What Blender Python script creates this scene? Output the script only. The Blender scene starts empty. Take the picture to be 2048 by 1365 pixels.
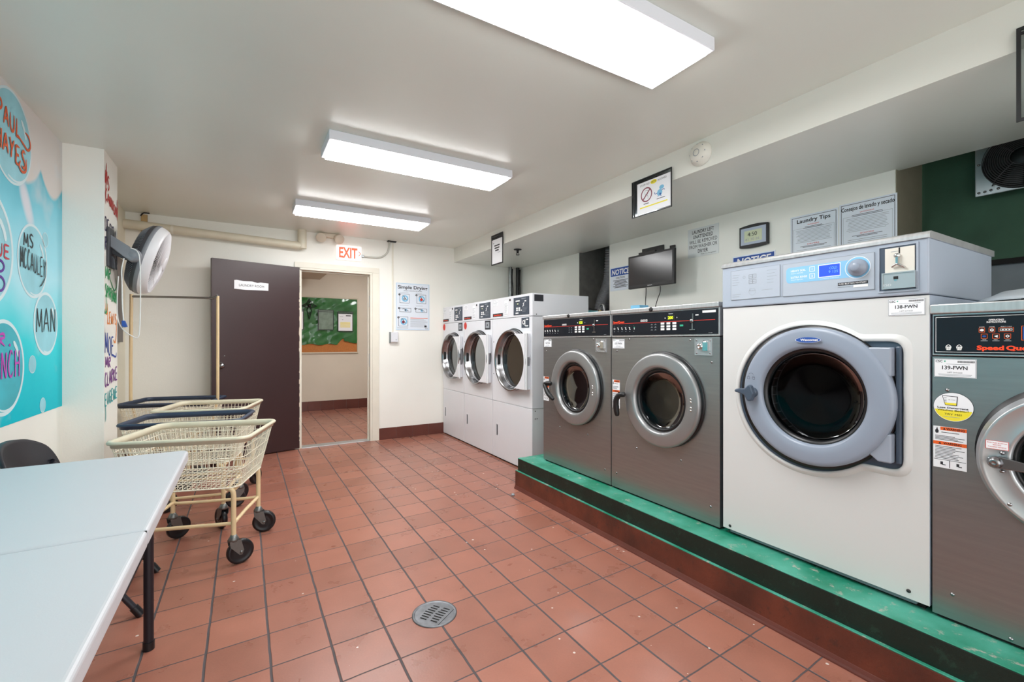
import bpy, bmesh, math, random
from mathutils import Vector, Matrix
random.seed(7)
SC = bpy.context.scene
COL = SC.collection
PI = math.pi

# ------------------------------------------------------------------ camera, world, exposure
cam_d = bpy.data.cameras.new('camera'); cam = bpy.data.objects.new('camera', cam_d); COL.objects.link(cam)
TH = math.atan(534 / 900.0)
cam_d.sensor_width = 36.0; cam_d.lens = 36.0 * 900.0 / 2048.0; cam_d.clip_start = 0.02
cam.location = (0, 0, 1.21); cam.rotation_euler = (PI / 2, 0, -TH)
SC.camera = cam
wd = bpy.data.worlds.new('world'); SC.world = wd; wd.use_nodes = True
wd.node_tree.nodes['Background'].inputs[0].default_value = (0.97, 0.975, 0.98, 1)
wd.node_tree.nodes['Background'].inputs[1].default_value = 1.35
SC.view_settings.view_transform = 'Standard'; SC.view_settings.look = 'None'
SC.view_settings.gamma = 1; SC.view_settings.use_curve_mapping = False
SC.view_settings.exposure = 1.0
LAMP = 14.0        # luminance of the ceiling fixtures' diffusers
SC.cycles.use_denoising = True
SC.cycles.max_bounces = 14; SC.cycles.diffuse_bounces = 8; SC.cycles.glossy_bounces = 6; SC.cycles.transparent_max_bounces = 12
SC.cycles.sample_clamp_indirect = 6

# ------------------------------------------------------------------ materials
def lin(c):
    if isinstance(c, (int, float)): c = (c, c, c)
    return tuple(((v / 255.0) / 12.92 if v / 255.0 <= 0.04045 else ((v / 255.0 + 0.055) / 1.055) ** 2.4) for v in c) + (1.0,)
M = {}
def mat(name, rgb, rough=0.5, metal=0.0, spec=0.5, var=0.0, vscale=6.0, bump=0.0, bscale=60.0, emit=None, estr=0.0, stretch=None, coat=0.0):
    m = bpy.data.materials.new(name); m.use_nodes = True
    nt = m.node_tree; b = nt.nodes['Principled BSDF']
    col = lin(rgb)
    b.inputs['Base Color'].default_value = col
    b.inputs['Roughness'].default_value = rough; b.inputs['Metallic'].default_value = metal
    b.inputs['Specular IOR Level'].default_value = spec
    b.inputs['Coat Weight'].default_value = coat
    if emit is not None:
        b.inputs['Emission Color'].default_value = lin(emit); b.inputs['Emission Strength'].default_value = estr
    geo = None
    if var or bump:
        tc = nt.nodes.new('ShaderNodeTexCoord'); mp = nt.nodes.new('ShaderNodeMapping')
        nt.links.new(tc.outputs['Object'], mp.inputs[0])
        if stretch: mp.inputs['Scale'].default_value = stretch
        geo = mp.outputs[0]
    if var:
        n = nt.nodes.new('ShaderNodeTexNoise'); n.inputs['Scale'].default_value = vscale; n.inputs['Detail'].default_value = 5
        nt.links.new(geo, n.inputs[0])
        r = nt.nodes.new('ShaderNodeMapRange'); r.inputs[1].default_value = 0.3; r.inputs[2].default_value = 0.7
        r.inputs[3].default_value = 1 - var; r.inputs[4].default_value = 1 + var
        nt.links.new(n.outputs[0], r.inputs[0])
        mx = nt.nodes.new('ShaderNodeVectorMath'); mx.operation = 'SCALE'; mx.inputs[0].default_value = col[:3]
        nt.links.new(r.outputs[0], mx.inputs['Scale']); nt.links.new(mx.outputs[0], b.inputs['Base Color'])
    if bump:
        n = nt.nodes.new('ShaderNodeTexNoise'); n.inputs['Scale'].default_value = bscale; n.inputs['Detail'].default_value = 3
        nt.links.new(geo, n.inputs[0])
        bp = nt.nodes.new('ShaderNodeBump'); bp.inputs['Strength'].default_value = bump; bp.inputs['Distance'].default_value = 0.004
        nt.links.new(n.outputs[0], bp.inputs['Height']); nt.links.new(bp.outputs[0], b.inputs['Normal'])
    M[name] = m
    return m
def emat(name, rgb, s):
    m = bpy.data.materials.new(name); m.use_nodes = True; nt = m.node_tree
    b = nt.nodes['Principled BSDF']; b.inputs['Base Color'].default_value = lin(rgb)
    b.inputs['Emission Color'].default_value = lin(rgb); b.inputs['Emission Strength'].default_value = s
    M[name] = m; return m
def glass(name, tint, refl=0.5, rough=0.02, k=1.0):
    m = bpy.data.materials.new(name); m.use_nodes = True; nt = m.node_tree
    nt.nodes.remove(nt.nodes['Principled BSDF'])
    t = nt.nodes.new('ShaderNodeBsdfTransparent'); t.inputs[0].default_value = lin(tint)
    g = nt.nodes.new('ShaderNodeBsdfGlossy'); g.inputs['Roughness'].default_value = rough; g.inputs[0].default_value = (0.9, 0.93, 0.95, 1)
    f = nt.nodes.new('ShaderNodeFresnel'); f.inputs[0].default_value = 1.45 + refl
    mx = nt.nodes.new('ShaderNodeMixShader')
    sc_ = nt.nodes.new('ShaderNodeMath'); sc_.operation = 'MULTIPLY'; sc_.inputs[1].default_value = k; nt.links.new(f.outputs[0], sc_.inputs[0])
    nt.links.new(sc_.outputs[0], mx.inputs[0]); nt.links.new(t.outputs[0], mx.inputs[1]); nt.links.new(g.outputs[0], mx.inputs[2])
    nt.links.new(mx.outputs[0], nt.nodes['Material Output'].inputs[0])
    M[name] = m; return m

mat('wall', (240, 240, 233), 0.45, var=0.02, vscale=2.0, bump=0.12, bscale=90)
mat('wall_yellow', (228, 222, 202), 0.45, var=0.03, vscale=2.0, bump=0.12, bscale=90)
mat('ceiling', (226, 229, 221), 0.30, var=0.02, vscale=1.2, bump=0.05, bscale=50)
mat('soffit', (226, 227, 219), 0.36, var=0.02, vscale=1.2, bump=0.06, bscale=70)
mat('frame_paint', (226, 222, 208), 0.4, var=0.03, vscale=9)
mat('corridor_wall', (214, 205, 188), 0.5, var=0.03, vscale=2)
mat('wall_end_shade', (150, 143, 124), 0.8, var=0.08, vscale=5, bump=0.5, bscale=100)  # wall tone darkened to tan, shade of the end face in the colour
mat('dark_plaster', (112, 110, 106), 0.9, var=0.15, vscale=14, bump=0.9, bscale=120)
mat('green_wall', (56, 92, 72), 0.7, var=0.12, vscale=5, bump=0.5, bscale=120)
mat('bluegrey', (120, 130, 138), 0.6, var=0.08, vscale=8)
mat('black', (22, 22, 24), 0.45)
mat('blackgap', (12, 12, 13), 0.8)
mat('white_metal', (222, 224, 229), 0.33, var=0.012, vscale=4)
mat('dryer_side', (222, 224, 226), 0.36, var=0.012, vscale=4)
mat('wasco_white', (212, 212, 211), 0.28)
mat('wasco_grey', (168, 180, 197), 0.36)
mat('wasco_head', (164, 174, 188), 0.34)
mat('wasco_inset', (172, 181, 193), 0.34)
mat('ring_grey', (142, 152, 168), 0.34)
mat('recess_dark', (70, 82, 98), 0.35)
mat('hinge_grey', (150, 158, 172), 0.34)
mat('gasket', (20, 21, 24), 0.35)
mat('steel', (156, 157, 157), 0.32, metal=0.84, var=0.05, vscale=5, stretch=(1, 1, 14), bump=0.05, bscale=40)
mat('steel_light', (192, 195, 198), 0.3, metal=0.7, var=0.05, vscale=8)
mat('steel_cap', (198, 199, 200), 0.32, metal=0.6, var=0.1, vscale=14, stretch=(1, 6, 1))
mat('chrome', (215, 215, 215), 0.12, metal=1.0)
mat('chrome_soft', (150, 150, 152), 0.24, metal=1.0)
mat('ring_steel', (158, 159, 160), 0.36, metal=0.7, var=0.04, vscale=10)
mat('drum', (58, 61, 66), 0.5, metal=0.3, var=0.15, vscale=30)
mat('dryer_drum', (84, 94, 94), 0.45, metal=0.4, var=0.1, vscale=20)
mat('panel_black', (20, 24, 32), 0.34, spec=0.3)
mat('panel_navy', (58, 68, 82), 0.4)
mat('coin_plate', (222, 218, 208), 0.4)
mat('print_white', (235, 235, 235), 0.5)
mat('print_grey', (150, 156, 162), 0.6)
mat('print_dark', (40, 42, 48), 0.6)
mat('print_black', (15, 15, 17), 0.6)
mat('print_red', (208, 52, 40), 0.6)
mat('print_orange', (232, 96, 30), 0.6)
mat('speed_red', (245, 72, 28), 0.6)
mat('print_yellow', (240, 224, 50), 0.6)
mat('print_blue', (30, 78, 160), 0.5)
mat('print_lightblue', (120, 185, 220), 0.5)
mat('print_green', (40, 165, 130), 0.5)
mat('print_maroon', (125, 35, 60), 0.5)
mat('poster', (222, 230, 240), 0.3)
mat('paper', (238, 240, 244), 0.5)
mat('sign_white', (225, 229, 229), 0.4)
mat('lcd_green', (196, 205, 170), 0.3)
emat('led_green', (190, 225, 20), 0.9)
emat('lcd_blue', (22, 62, 205), 0.6)
mat('panel_blue', (135, 190, 228), 0.35)
mat('teal', (95, 160, 170), 0.35, metal=0.2, var=0.1, vscale=20)
mat('cream', (234, 228, 208), 0.38, var=0.03, vscale=12)
mat('cream_rim', (214, 208, 184), 0.42, var=0.04, vscale=12)
mat('tan', (222, 198, 156), 0.36, var=0.05, vscale=14)
mat('blue_rim', (48, 62, 84), 0.45, var=0.08, vscale=12)
mat('wood', (190, 158, 108), 0.6, var=0.1, vscale=20)
mat('rubber', (20, 21, 25), 0.32)
mat('caster_metal', (120, 122, 120), 0.4, metal=0.8, var=0.1, vscale=30)
mat('table_white', (196, 198, 203), 0.42, bump=0.05, bscale=300)
mat('chair_black', (34, 34, 42), 0.4)
mat('leg_black', (26, 26, 34), 0.35)
mat('door_brown', (56, 35, 36), 0.33, var=0.05, vscale=3, bump=0.04, bscale=30)
mat('door_chip', (205, 190, 170), 0.7)
mat('bb_tile', (98, 54, 46), 0.3, var=0.12, vscale=5)
mat('green_plastic', (42, 108, 50), 0.14, var=0.2, vscale=5, bump=0.8, bscale=7)
mat('cork', (190, 120, 62), 0.8, var=0.08, vscale=40)
mat('board_frame', (205, 196, 176), 0.5)
mat('vinyl_clear', (120, 140, 126), 0.15, var=0.2, vscale=14, bump=0.6, bscale=20)
mat('pipe_paint', (214, 208, 188), 0.4, var=0.05, vscale=9)
mat('conduit_paint', (196, 196, 188), 0.4)
mat('galv', (140, 144, 144), 0.35, metal=0.9, var=0.15, vscale=20)
mat('pipe_dark', (52, 52, 52), 0.45, metal=0.6, var=0.3, vscale=14)
mat('duct', (120, 122, 126), 0.45, metal=0.6, var=0.1, vscale=20)
mat('brass', (170, 150, 96), 0.3, metal=1.0)
mat('fan_dark', (62, 64, 70), 0.45)
mat('fan_grey', (130, 135, 142), 0.4)
mat('fan_white', (228, 229, 233), 0.35)
mat('cord_white', (232, 232, 230), 0.5)
mat('housing', (222, 224, 230), 0.4)
mat('beige_plastic', (216, 204, 186), 0.45)
mat('smoke_white', (222, 220, 210), 0.45)
mat('guard_wire', (84, 84, 86), 0.4, metal=0.7)
mat('fan_plate', (176, 186, 190), 0.35, metal=0.6)
mat('tv_screen', (26, 30, 34), 0.18)
mat('iron', (118, 120, 124), 0.45, metal=0.7, var=0.2, vscale=30)
mat('lid_grey', (165, 172, 178), 0.4)
mat('bubble_white', (214, 236, 242), 0.5)
mat('bubble_in', (150, 214, 228), 0.5, var=0.12, vscale=5)
mat('bubble_deep', (64, 182, 198), 0.5, var=0.2, vscale=4)
mat('paint_orange', (214, 84, 22), 0.5); mat('paint_black', (24, 26, 34), 0.5); mat('paint_magenta', (190, 74, 184), 0.5)
mat('paint_purple', (92, 40, 150), 0.5); mat('paint_crimson', (190, 50, 70), 0.5)
mat('mark_red', (186, 28, 28), 0.5); mat('mark_navy', (38, 32, 78), 0.5); mat('mark_green', (30, 160, 96), 0.5)
mat('mark_orange', (240, 140, 50), 0.5); mat('mark_blue', (42, 74, 160), 0.5); mat('mark_purple', (120, 50, 140), 0.5); mat('mark_teal', (30, 165, 170), 0.5)
emat('diffuser', (255, 255, 255), LAMP)
emat('exit_red', (255, 60, 36), 1.5)
mat('exit_face', (240, 238, 236), 0.4, emit=(255, 240, 236), estr=0.30)
glass('glass_washer', (120, 126, 132), 0, 0.04, 0.28)
glass('glass_dryer', (128, 140, 142), 0.0, 0.05, 0.35)
glass('glass_wasco', (100, 104, 110), 0, 0.04, 0.3)
glass('vinyl', (235, 238, 238), 0.0, 0.05)

def tile_floor():
    m = bpy.data.materials.new('quarry_tile'); m.use_nodes = True; nt = m.node_tree; b = nt.nodes['Principled BSDF']; N = nt.nodes.new; L = nt.links.new
    def val(op, a, b_=None, c=None):
        n = N('ShaderNodeMath'); n.operation = op
        for i, x in enumerate((a, b_, c)):
            if x is None: continue
            if isinstance(x, (int, float)): n.inputs[i].default_value = x
            else: L(x, n.inputs[i])
        return n.outputs[0]
    tc = N('ShaderNodeTexCoord'); sp = N('ShaderNodeSeparateXYZ'); L(tc.outputs['Object'], sp.inputs[0])
    x, y = sp.outputs[0], sp.outputs[1]
    wob = N('ShaderNodeTexNoise'); wob.inputs['Scale'].default_value = 9; L(tc.outputs['Object'], wob.inputs[0])
    w = val('MULTIPLY', val('SUBTRACT', wob.outputs[0], 0.5), 0.006)
    xs = val('DIVIDE', val('SUBTRACT', val('ADD', x, w), 0.295 - 2.125), 0.2125)
    ys = val('DIVIDE', val('SUBTRACT', val('ADD', val('SUBTRACT', y, val('MULTIPLY', val('SUBTRACT', x, 0.928), 0.045)), w), 2.148 - 4.39), 0.2195)
    fx, fy = val('FRACT', xs), val('FRACT', ys); ix, iy = val('FLOOR', xs), val('FLOOR', ys)
    dx = val('MULTIPLY', val('MINIMUM', fx, val('SUBTRACT', 1.0, fx)), 0.2125)
    dy = val('MULTIPLY', val('MINIMUM', fy, val('SUBTRACT', 1.0, fy)), 0.2195)
    gx = N('ShaderNodeMapRange'); gx.interpolation_type = 'SMOOTHSTEP'; gx.inputs[1].default_value = 0.0028; gx.inputs[2].default_value = 0.0056; L(dx, gx.inputs[0])
    gy = N('ShaderNodeMapRange'); gy.interpolation_type = 'SMOOTHSTEP'; gy.inputs[1].default_value = 0.0015; gy.inputs[2].default_value = 0.0038; L(dy, gy.inputs[0])
    tile = val('MULTIPLY', gx.outputs[0], gy.outputs[0])
    cv = N('ShaderNodeCombineXYZ'); L(ix, cv.inputs[0]); L(iy, cv.inputs[1])
    wn = N('ShaderNodeTexWhiteNoise'); L(cv.outputs[0], wn.inputs[0])
    n1 = N('ShaderNodeTexNoise'); n1.inputs['Scale'].default_value = 7; n1.inputs['Detail'].default_value = 6; L(tc.outputs['Object'], n1.inputs[0])
    n2 = N('ShaderNodeTexNoise'); n2.inputs['Scale'].default_value = 140; n2.inputs['Detail'].default_value = 2; L(tc.outputs['Object'], n2.inputs[0])
    k = val('ADD', val('ADD', 0.58, val('MULTIPLY', wn.outputs[0], 0.22)), val('ADD', val('MULTIPLY', n1.outputs[0], 0.42), val('MULTIPLY', n2.outputs[0], 0.16)))
    tcol = N('ShaderNodeVectorMath'); tcol.operation = 'SCALE'; tcol.inputs[0].default_value = lin((158, 103, 86))[:3]; L(k, tcol.inputs['Scale'])
    gr = N('ShaderNodeVectorMath'); gr.operation = 'SCALE'; gr.inputs[0].default_value = lin((80, 74, 76))[:3]; L(val('ADD', 0.5, n1.outputs[0]), gr.inputs['Scale'])
    mx = N('ShaderNodeMix'); mx.data_type = 'RGBA'; L(tile, mx.inputs['Factor']); L(gr.outputs[0], mx.inputs['A']); L(tcol.outputs[0], mx.inputs['B'])
    # white paint specks, denser towards the plinth
    vo = N('ShaderNodeTexVoronoi'); vo.inputs['Scale'].default_value = 21; L(tc.outputs['Object'], vo.inputs[0])
    sel = N('ShaderNodeSeparateColor'); L(vo.outputs['Color'], sel.inputs[0])
    nb = N('ShaderNodeTexNoise'); nb.inputs['Scale'].default_value = 3.1; L(tc.outputs['Object'], nb.inputs[0])
    prox = N('ShaderNodeMapRange'); prox.inputs[1].default_value = 0.9; prox.inputs[2].default_value = 1.9; prox.inputs[3].default_value = 0.05; prox.inputs[4].default_value = 0.9; L(x, prox.inputs[0])
    dens = val('LESS_THAN', sel.outputs[0], val('MULTIPLY', prox.outputs[0], nb.outputs[0]))
    rad = val('MULTIPLY', sel.outputs[1], 0.15)
    spk = val('MULTIPLY', dens, val('LESS_THAN', vo.outputs[0], rad))
    ns = N('ShaderNodeTexNoise'); ns.inputs['Scale'].default_value = 11; ns.inputs['Detail'].default_value = 8; ns.inputs['Roughness'].default_value = 0.75; L(tc.outputs['Object'], ns.inputs[0])
    sc = N('ShaderNodeMapRange'); sc.inputs[1].default_value = 0.64; sc.inputs[2].default_value = 0.74; sc.inputs[3].default_value = 0; sc.inputs[4].default_value = 0.5; L(ns.outputs[0], sc.inputs[0])
    scuff = val('MULTIPLY', sc.outputs[0], prox.outputs[0])
    mx2 = N('ShaderNodeMix'); mx2.data_type = 'RGBA'; L(val('MAXIMUM', val('MULTIPLY', spk, 0.85), scuff), mx2.inputs['Factor']); L(mx.outputs['Result'], mx2.inputs['A']); mx2.inputs['B'].default_value = lin((232, 222, 214))
    L(mx2.outputs['Result'], b.inputs['Base Color'])
    rr = N('ShaderNodeMapRange'); rr.inputs[3].default_value = 0.8; rr.inputs[4].default_value = 0.30; L(tile, rr.inputs[0]); L(val('ADD', rr.outputs[0], val('MULTIPLY', val('SUBTRACT', n1.outputs[0], 0.5), 0.2)), b.inputs['Roughness'])
    bp = N('ShaderNodeBump'); bp.inputs['Strength'].default_value = 0.7; bp.inputs['Distance'].default_value = 0.003
    L(val('ADD', tile, val('MULTIPLY', n2.outputs[0], 0.12)), bp.inputs['Height']); L(bp.outputs[0], b.inputs['Normal'])
    M['quarry_tile'] = m
tile_floor()

def worn_paint(name, base, light, red, edge_scale=1.0, chips=0.5, under=(190, 180, 170)):
    m = bpy.data.materials.new(name); m.use_nodes = True; nt = m.node_tree; b = nt.nodes['Principled BSDF']; N = nt.nodes.new; L = nt.links.new
    tc = N('ShaderNodeTexCoord')
    n = N('ShaderNodeTexNoise'); n.inputs['Scale'].default_value = 5; n.inputs['Detail'].default_value = 7; L(tc.outputs['Object'], n.inputs[0])
    r = N('ShaderNodeValToRGB'); r.color_ramp.elements[0].color = lin(base); r.color_ramp.elements[1].color = lin(light); r.color_ramp.elements[0].position = 0.38; r.color_ramp.elements[1].position = 0.66
    L(n.outputs[0], r.inputs[0])
    n2 = N('ShaderNodeTexNoise'); n2.inputs['Scale'].default_value = 16; n2.inputs['Detail'].default_value = 9; n2.inputs['Roughness'].default_value = 0.8; L(tc.outputs['Object'], n2.inputs[0])
    c = N('ShaderNodeMapRange'); c.inputs[1].default_value = 0.56; c.inputs[2].default_value = 0.62; c.inputs[4].default_value = chips; L(n2.outputs[0], c.inputs[0])
    mx = N('ShaderNodeMix'); mx.data_type = 'RGBA'; L(c.outputs[0], mx.inputs['Factor']); L(r.outputs[0], mx.inputs['A']); mx.inputs['B'].default_value = lin(under)
    L(mx.outputs['Result'], b.inputs['Base Color']); b.inputs['Roughness'].default_value = red
    bp = N('ShaderNodeBump'); bp.inputs['Strength'].default_value = 0.5; bp.inputs['Distance'].default_value = 0.006; L(n2.outputs[0], bp.inputs['Height']); L(bp.outputs[0], b.inputs['Normal'])
    M[name] = m
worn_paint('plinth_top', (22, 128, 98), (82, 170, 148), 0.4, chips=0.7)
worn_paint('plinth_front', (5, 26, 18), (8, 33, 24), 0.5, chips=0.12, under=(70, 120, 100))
worn_paint('plinth_tile', (78, 40, 30), (112, 56, 40), 0.4, chips=0.6, under=(62, 40, 34))

def mural_mat():
    m = bpy.data.materials.new('mural_sky'); m.use_nodes = True; nt = m.node_tree; b = nt.nodes['Principled BSDF']; N = nt.nodes.new; L = nt.links.new
    tc = N('ShaderNodeTexCoord'); ge = N('ShaderNodeNewGeometry'); sp = N('ShaderNodeSeparateXYZ'); L(ge.outputs['Position'], sp.inputs[0])
    def val(op, a, b_=None):
        n = N('ShaderNodeMath'); n.operation = op
        for i, x in enumerate((a, b_)):
            if x is None: continue
            if isinstance(x, (int, float)): n.inputs[i].default_value = x
            else: L(x, n.inputs[i])
        return n.outputs[0]
    y, z = sp.outputs[1], sp.outputs[2]
    n1 = N('ShaderNodeTexNoise'); n1.inputs['Scale'].default_value = 2.2; n1.inputs['Detail'].default_value = 2; L(tc.outputs['Object'], n1.inputs[0])
    g = N('ShaderNodeMapRange'); g.inputs[1].default_value = 0.8; g.inputs[2].default_value = 2.3; L(val('ADD', z, val('MULTIPLY', val('SUBTRACT', n1.outputs[0], 0.5), 0.5)), g.inputs[0])
    r = N('ShaderNodeValToRGB'); e = r.color_ramp.elements
    e[0].color = lin((0, 190, 208)); e[0].position = 0.0; e[1].color = lin((64, 176, 198)); e[1].position = 1.0
    x = e.new(0.25); x.color = lin((60, 214, 224)); x = e.new(0.5); x.color = lin((178, 232, 245)); x = e.new(0.75); x.color = lin((136, 216, 234))
    L(g.outputs[0], r.inputs[0])
    # scalloped cloud bank along the ceiling
    w = val('MULTIPLY', val('ABSOLUTE', val('SINE', val('MULTIPLY', y, 9.0))), 0.12)
    edge = val('SUBTRACT', val('SUBTRACT', 2.20, w), val('MULTIPLY', n1.outputs[0], 0.1))
    cl = N('ShaderNodeMapRange'); cl.inputs[1].default_value = 0.0; cl.inputs[2].default_value = 0.025; L(val('SUBTRACT', z, edge), cl.inputs[0])
    mx = N('ShaderNodeMix'); mx.data_type = 'RGBA'; L(cl.outputs[0], mx.inputs['Factor']); L(r.outputs[0], mx.inputs['A']); mx.inputs['B'].default_value = lin((224, 220, 216))
    # wispy puffs
    n3 = N('ShaderNodeTexNoise'); n3.inputs['Scale'].default_value = 3.4; n3.inputs['Detail'].default_value = 3; L(tc.outputs['Object'], n3.inputs[0])
    pf = N('ShaderNodeMapRange'); pf.inputs[1].default_value = 0.58; pf.inputs[2].default_value = 0.74; pf.inputs[4].default_value = 0.55; L(n3.outputs[0], pf.inputs[0])
    m2 = N('ShaderNodeMix'); m2.data_type = 'RGBA'; L(pf.outputs[0], m2.inputs['Factor']); L(mx.outputs['Result'], m2.inputs['A']); m2.inputs['B'].default_value = lin((214, 226, 232))
    # one soft white cloud under the big bubble
    dy = val('DIVIDE', val('SUBTRACT', val('SUBTRACT', y, 3.30), val('MULTIPLY', val('SUBTRACT', 1.93, z), 0.55)), 0.085); dz = val('DIVIDE', val('SUBTRACT', z, 1.93), 0.16)
    dd = val('ADD', val('MULTIPLY', dy, dy), val('MULTIPLY', dz, dz))
    cf = N('ShaderNodeMapRange'); cf.interpolation_type = 'SMOOTHSTEP'; cf.inputs[1].default_value = 1.2; cf.inputs[2].default_value = 0.3; cf.inputs[3].default_value = 0; cf.inputs[4].default_value = 0.9
    L(val('ADD', dd, val('MULTIPLY', n3.outputs[0], 0.6)), cf.inputs[0])
    m3 = N('ShaderNodeMix'); m3.data_type = 'RGBA'; L(cf.outputs[0], m3.inputs['Factor']); L(m2.outputs['Result'], m3.inputs['A']); m3.inputs['B'].default_value = lin((230, 230, 238))
    L(m3.outputs['Result'], b.inputs['Base Color']); b.inputs['Roughness'].default_value = 0.6; b.inputs['Specular IOR Level'].default_value = 0.15
    M['mural_sky'] = m
mural_mat()

# ------------------------------------------------------------------ mesh helpers
class Fr:
    """a flat frame: pt(a, v, n) with a along U, v along V, n off the surface; d = reading direction along U"""
    def __init__(s, o, U, V, N, d=1): s.o, s.U, s.V, s.N, s.d = Vector(o), Vector(U), Vector(V), Vector(N), d
    def pt(s, a, v, n=0.0): return s.o + s.U * a + s.V * v + s.N * n
def FR(x): return Fr((x, 0, 0), (0, 1, 0), (0, 0, 1), (-1, 0, 0), -1)
def FF(y): return Fr((0, y, 0), (1, 0, 0), (0, 0, 1), (0, -1, 0), 1)
def FL(x): return Fr((x, 0, 0), (0, 1, 0), (0, 0, 1), (1, 0, 0), 1)

_gl = {}
def glyphs(s, bold=0.0):
    if 'M' in s: bold = 0.0
    if 'tt' in s: bold = min(bold, 0.008)
    k = (s, bold)
    if k not in _gl:
        cu = bpy.data.curves.new('t', 'FONT'); cu.body = s; cu.size = 1; cu.offset = bold; cu.resolution_u = 3
        ob = bpy.data.objects.new('t', cu); me = ob.to_mesh()
        vs = [(v.co.x, v.co.y) for v in me.vertices]; fs = [tuple(p.vertices) for p in me.polygons]
        ob.to_mesh_clear(); bpy.data.objects.remove(ob); bpy.data.curves.remove(cu)
        _gl[k] = (vs, fs)
    return _gl[k]

class MB:
    def __init__(s): s.v, s.f, s.mi, s.sm, s.mats = [], [], [], [], []
    def mid(s, m):
        if m not in s.mats: s.mats.append(m)
        return s.mats.index(m)
    def add(s, vs, fs, m=None, smooth=False):
        o = len(s.v); s.v += [Vector(v) for v in vs]; i = s.mid(m) if m else 0
        for f in fs: s.f.append([k + o for k in f]); s.mi.append(i); s.sm.append(smooth)
        return s
    def box(s, x0, x1, y0, y1, z0, z1, m=None):
        return s.add([(x, y, z) for x in (x0, x1) for y in (y0, y1) for z in (z0, z1)],
                     [(0, 1, 3, 2), (4, 6, 7, 5), (0, 4, 5, 1), (2, 3, 7, 6), (0, 2, 6, 4), (1, 5, 7, 3)], m)
    def fbox(s, fr, a0, a1, v0, v1, n0, n1, m=None):
        return s.add([fr.pt(a, v, n) for a in (a0, a1) for v in (v0, v1) for n in (n0, n1)],
                     [(0, 1, 3, 2), (4, 6, 7, 5), (0, 4, 5, 1), (2, 3, 7, 6), (0, 2, 6, 4), (1, 5, 7, 3)], m)
    def rect(s, fr, a0, a1, v0, v1, n=0.001, m=None):
        return s.add([fr.pt(a0, v0, n), fr.pt(a1, v0, n), fr.pt(a1, v1, n), fr.pt(a0, v1, n)], [(0, 1, 2, 3)], m)
    def frame(s, fr, a0, a1, v0, v1, w, n0, n1, m=None):
        s.fbox(fr, a0, a1, v1 - w, v1, n0, n1, m); s.fbox(fr, a0, a1, v0, v0 + w, n0, n1, m)
        s.fbox(fr, a0, a0 + w, v0 + w, v1 - w, n0, n1, m); return s.fbox(fr, a1 - w, a1, v0 + w, v1 - w, n0, n1, m)
    def rline(s, fr, a0, a1, v0, v1, w, n=0.001, m=None):
        s.rect(fr, a0, a1, v1 - w, v1, n, m); s.rect(fr, a0, a1, v0, v0 + w, n, m)
        s.rect(fr, a0, a0 + w, v0 + w, v1 - w, n, m); return s.rect(fr, a1 - w, a1, v0 + w, v1 - w, n, m)
    def poly(s, pts, m=None): return s.add(pts, [tuple(range(len(pts)))], m)
    def prism(s, fr, pl, n0, n1, m=None, smooth=False):
        k = len(pl)
        vs = [fr.pt(a, v, n0) for a, v in pl] + [fr.pt(a, v, n1) for a, v in pl]
        fs = [tuple(range(k)), tuple(range(2 * k - 1, k - 1, -1))] + [(i, (i + 1) % k, k + (i + 1) % k, k + i) for i in range(k)]
        return s.add(vs, fs, m, smooth)
    def loft(s, rings, m=None, smooth=True, closed=True, cap=False):
        k = len(rings[0]); vs = [p for r in rings for p in r]; fs = []
        for j in range(len(rings) - 1):
            for i in range(k if closed else k - 1):
                fs.append((j * k + i, j * k + (i + 1) % k, (j + 1) * k + (i + 1) % k, (j + 1) * k + i))
        s.add(vs, fs, m, smooth)
        if cap:
            s.add(rings[0], [tuple(range(k))], m); s.add(rings[-1], [tuple(range(k))], m)
        return s
    def lathe(s, o, axis, prof, n=48, m=None, smooth=True, up=(0, 0, 1)):
        o, ax = Vector(o), Vector(axis).normalized(); u = Vector(up)
        if abs(u.dot(ax)) > 0.95: u = Vector((1, 0, 0))
        A = ax.cross(u).normalized(); B = ax.cross(A).normalized()
        rings = [[o + ax * h + (A * math.cos(2 * PI * i / n) + B * math.sin(2 * PI * i / n)) * max(r, 1e-5) for i in range(n)] for r, h in prof]
        return s.loft(rings, m, smooth)
    def disc(s, fr, a, v, r, n=0.001, m=None, k=40, ry=None):
        return s.poly([fr.pt(a + r * math.cos(2 * PI * i / k), v + (ry or r) * math.sin(2 * PI * i / k), n) for i in range(k)], m)
    def ring(s, fr, a, v, r0, r1, n=0.001, m=None, k=64, t0=0, t1=2 * PI, e=1.0):
        vs = []
        for i in range(k + 1):
            t = t0 + (t1 - t0) * i / k
            for r in (r0, r1): vs.append(fr.pt(a + r * math.cos(t), v + r * e * math.sin(t), n))
        return s.add(vs, [(2 * i, 2 * i + 1, 2 * i + 3, 2 * i + 2) for i in range(k)], m)
    def tube(s, pts, r, n=10, m=None, closed=False, cap=True, flat=None):
        P = [Vector(p) for p in pts]; k = len(P); rr = r if isinstance(r, (list, tuple)) else [r] * k; rings = []
        prev = None
        for i in range(k):
            if closed: t = (P[(i + 1) % k] - P[i - 1])
            else: t = P[min(i + 1, k - 1)] - P[max(i - 1, 0)]
            t.normalize()
            if prev is None:
                u = Vector((0, 0, 1)) if abs(t.z) < 0.9 else Vector((1, 0, 0)); u = (u - t * u.dot(t)).normalized()
            else: u = (prev - t * prev.dot(t)).normalized()
            prev = u; w = t.cross(u)
            rings.append([P[i] + (u * math.cos(2 * PI * j / n) + w * math.sin(2 * PI * j / n)) * rr[i] for j in range(n)])
        if closed: rings.append(rings[0])
        s.loft(rings, m, True)
        if cap and not closed:
            s.add(rings[0], [tuple(range(n))], m); s.add(rings[-1], [tuple(range(n))], m)
        return s
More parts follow.
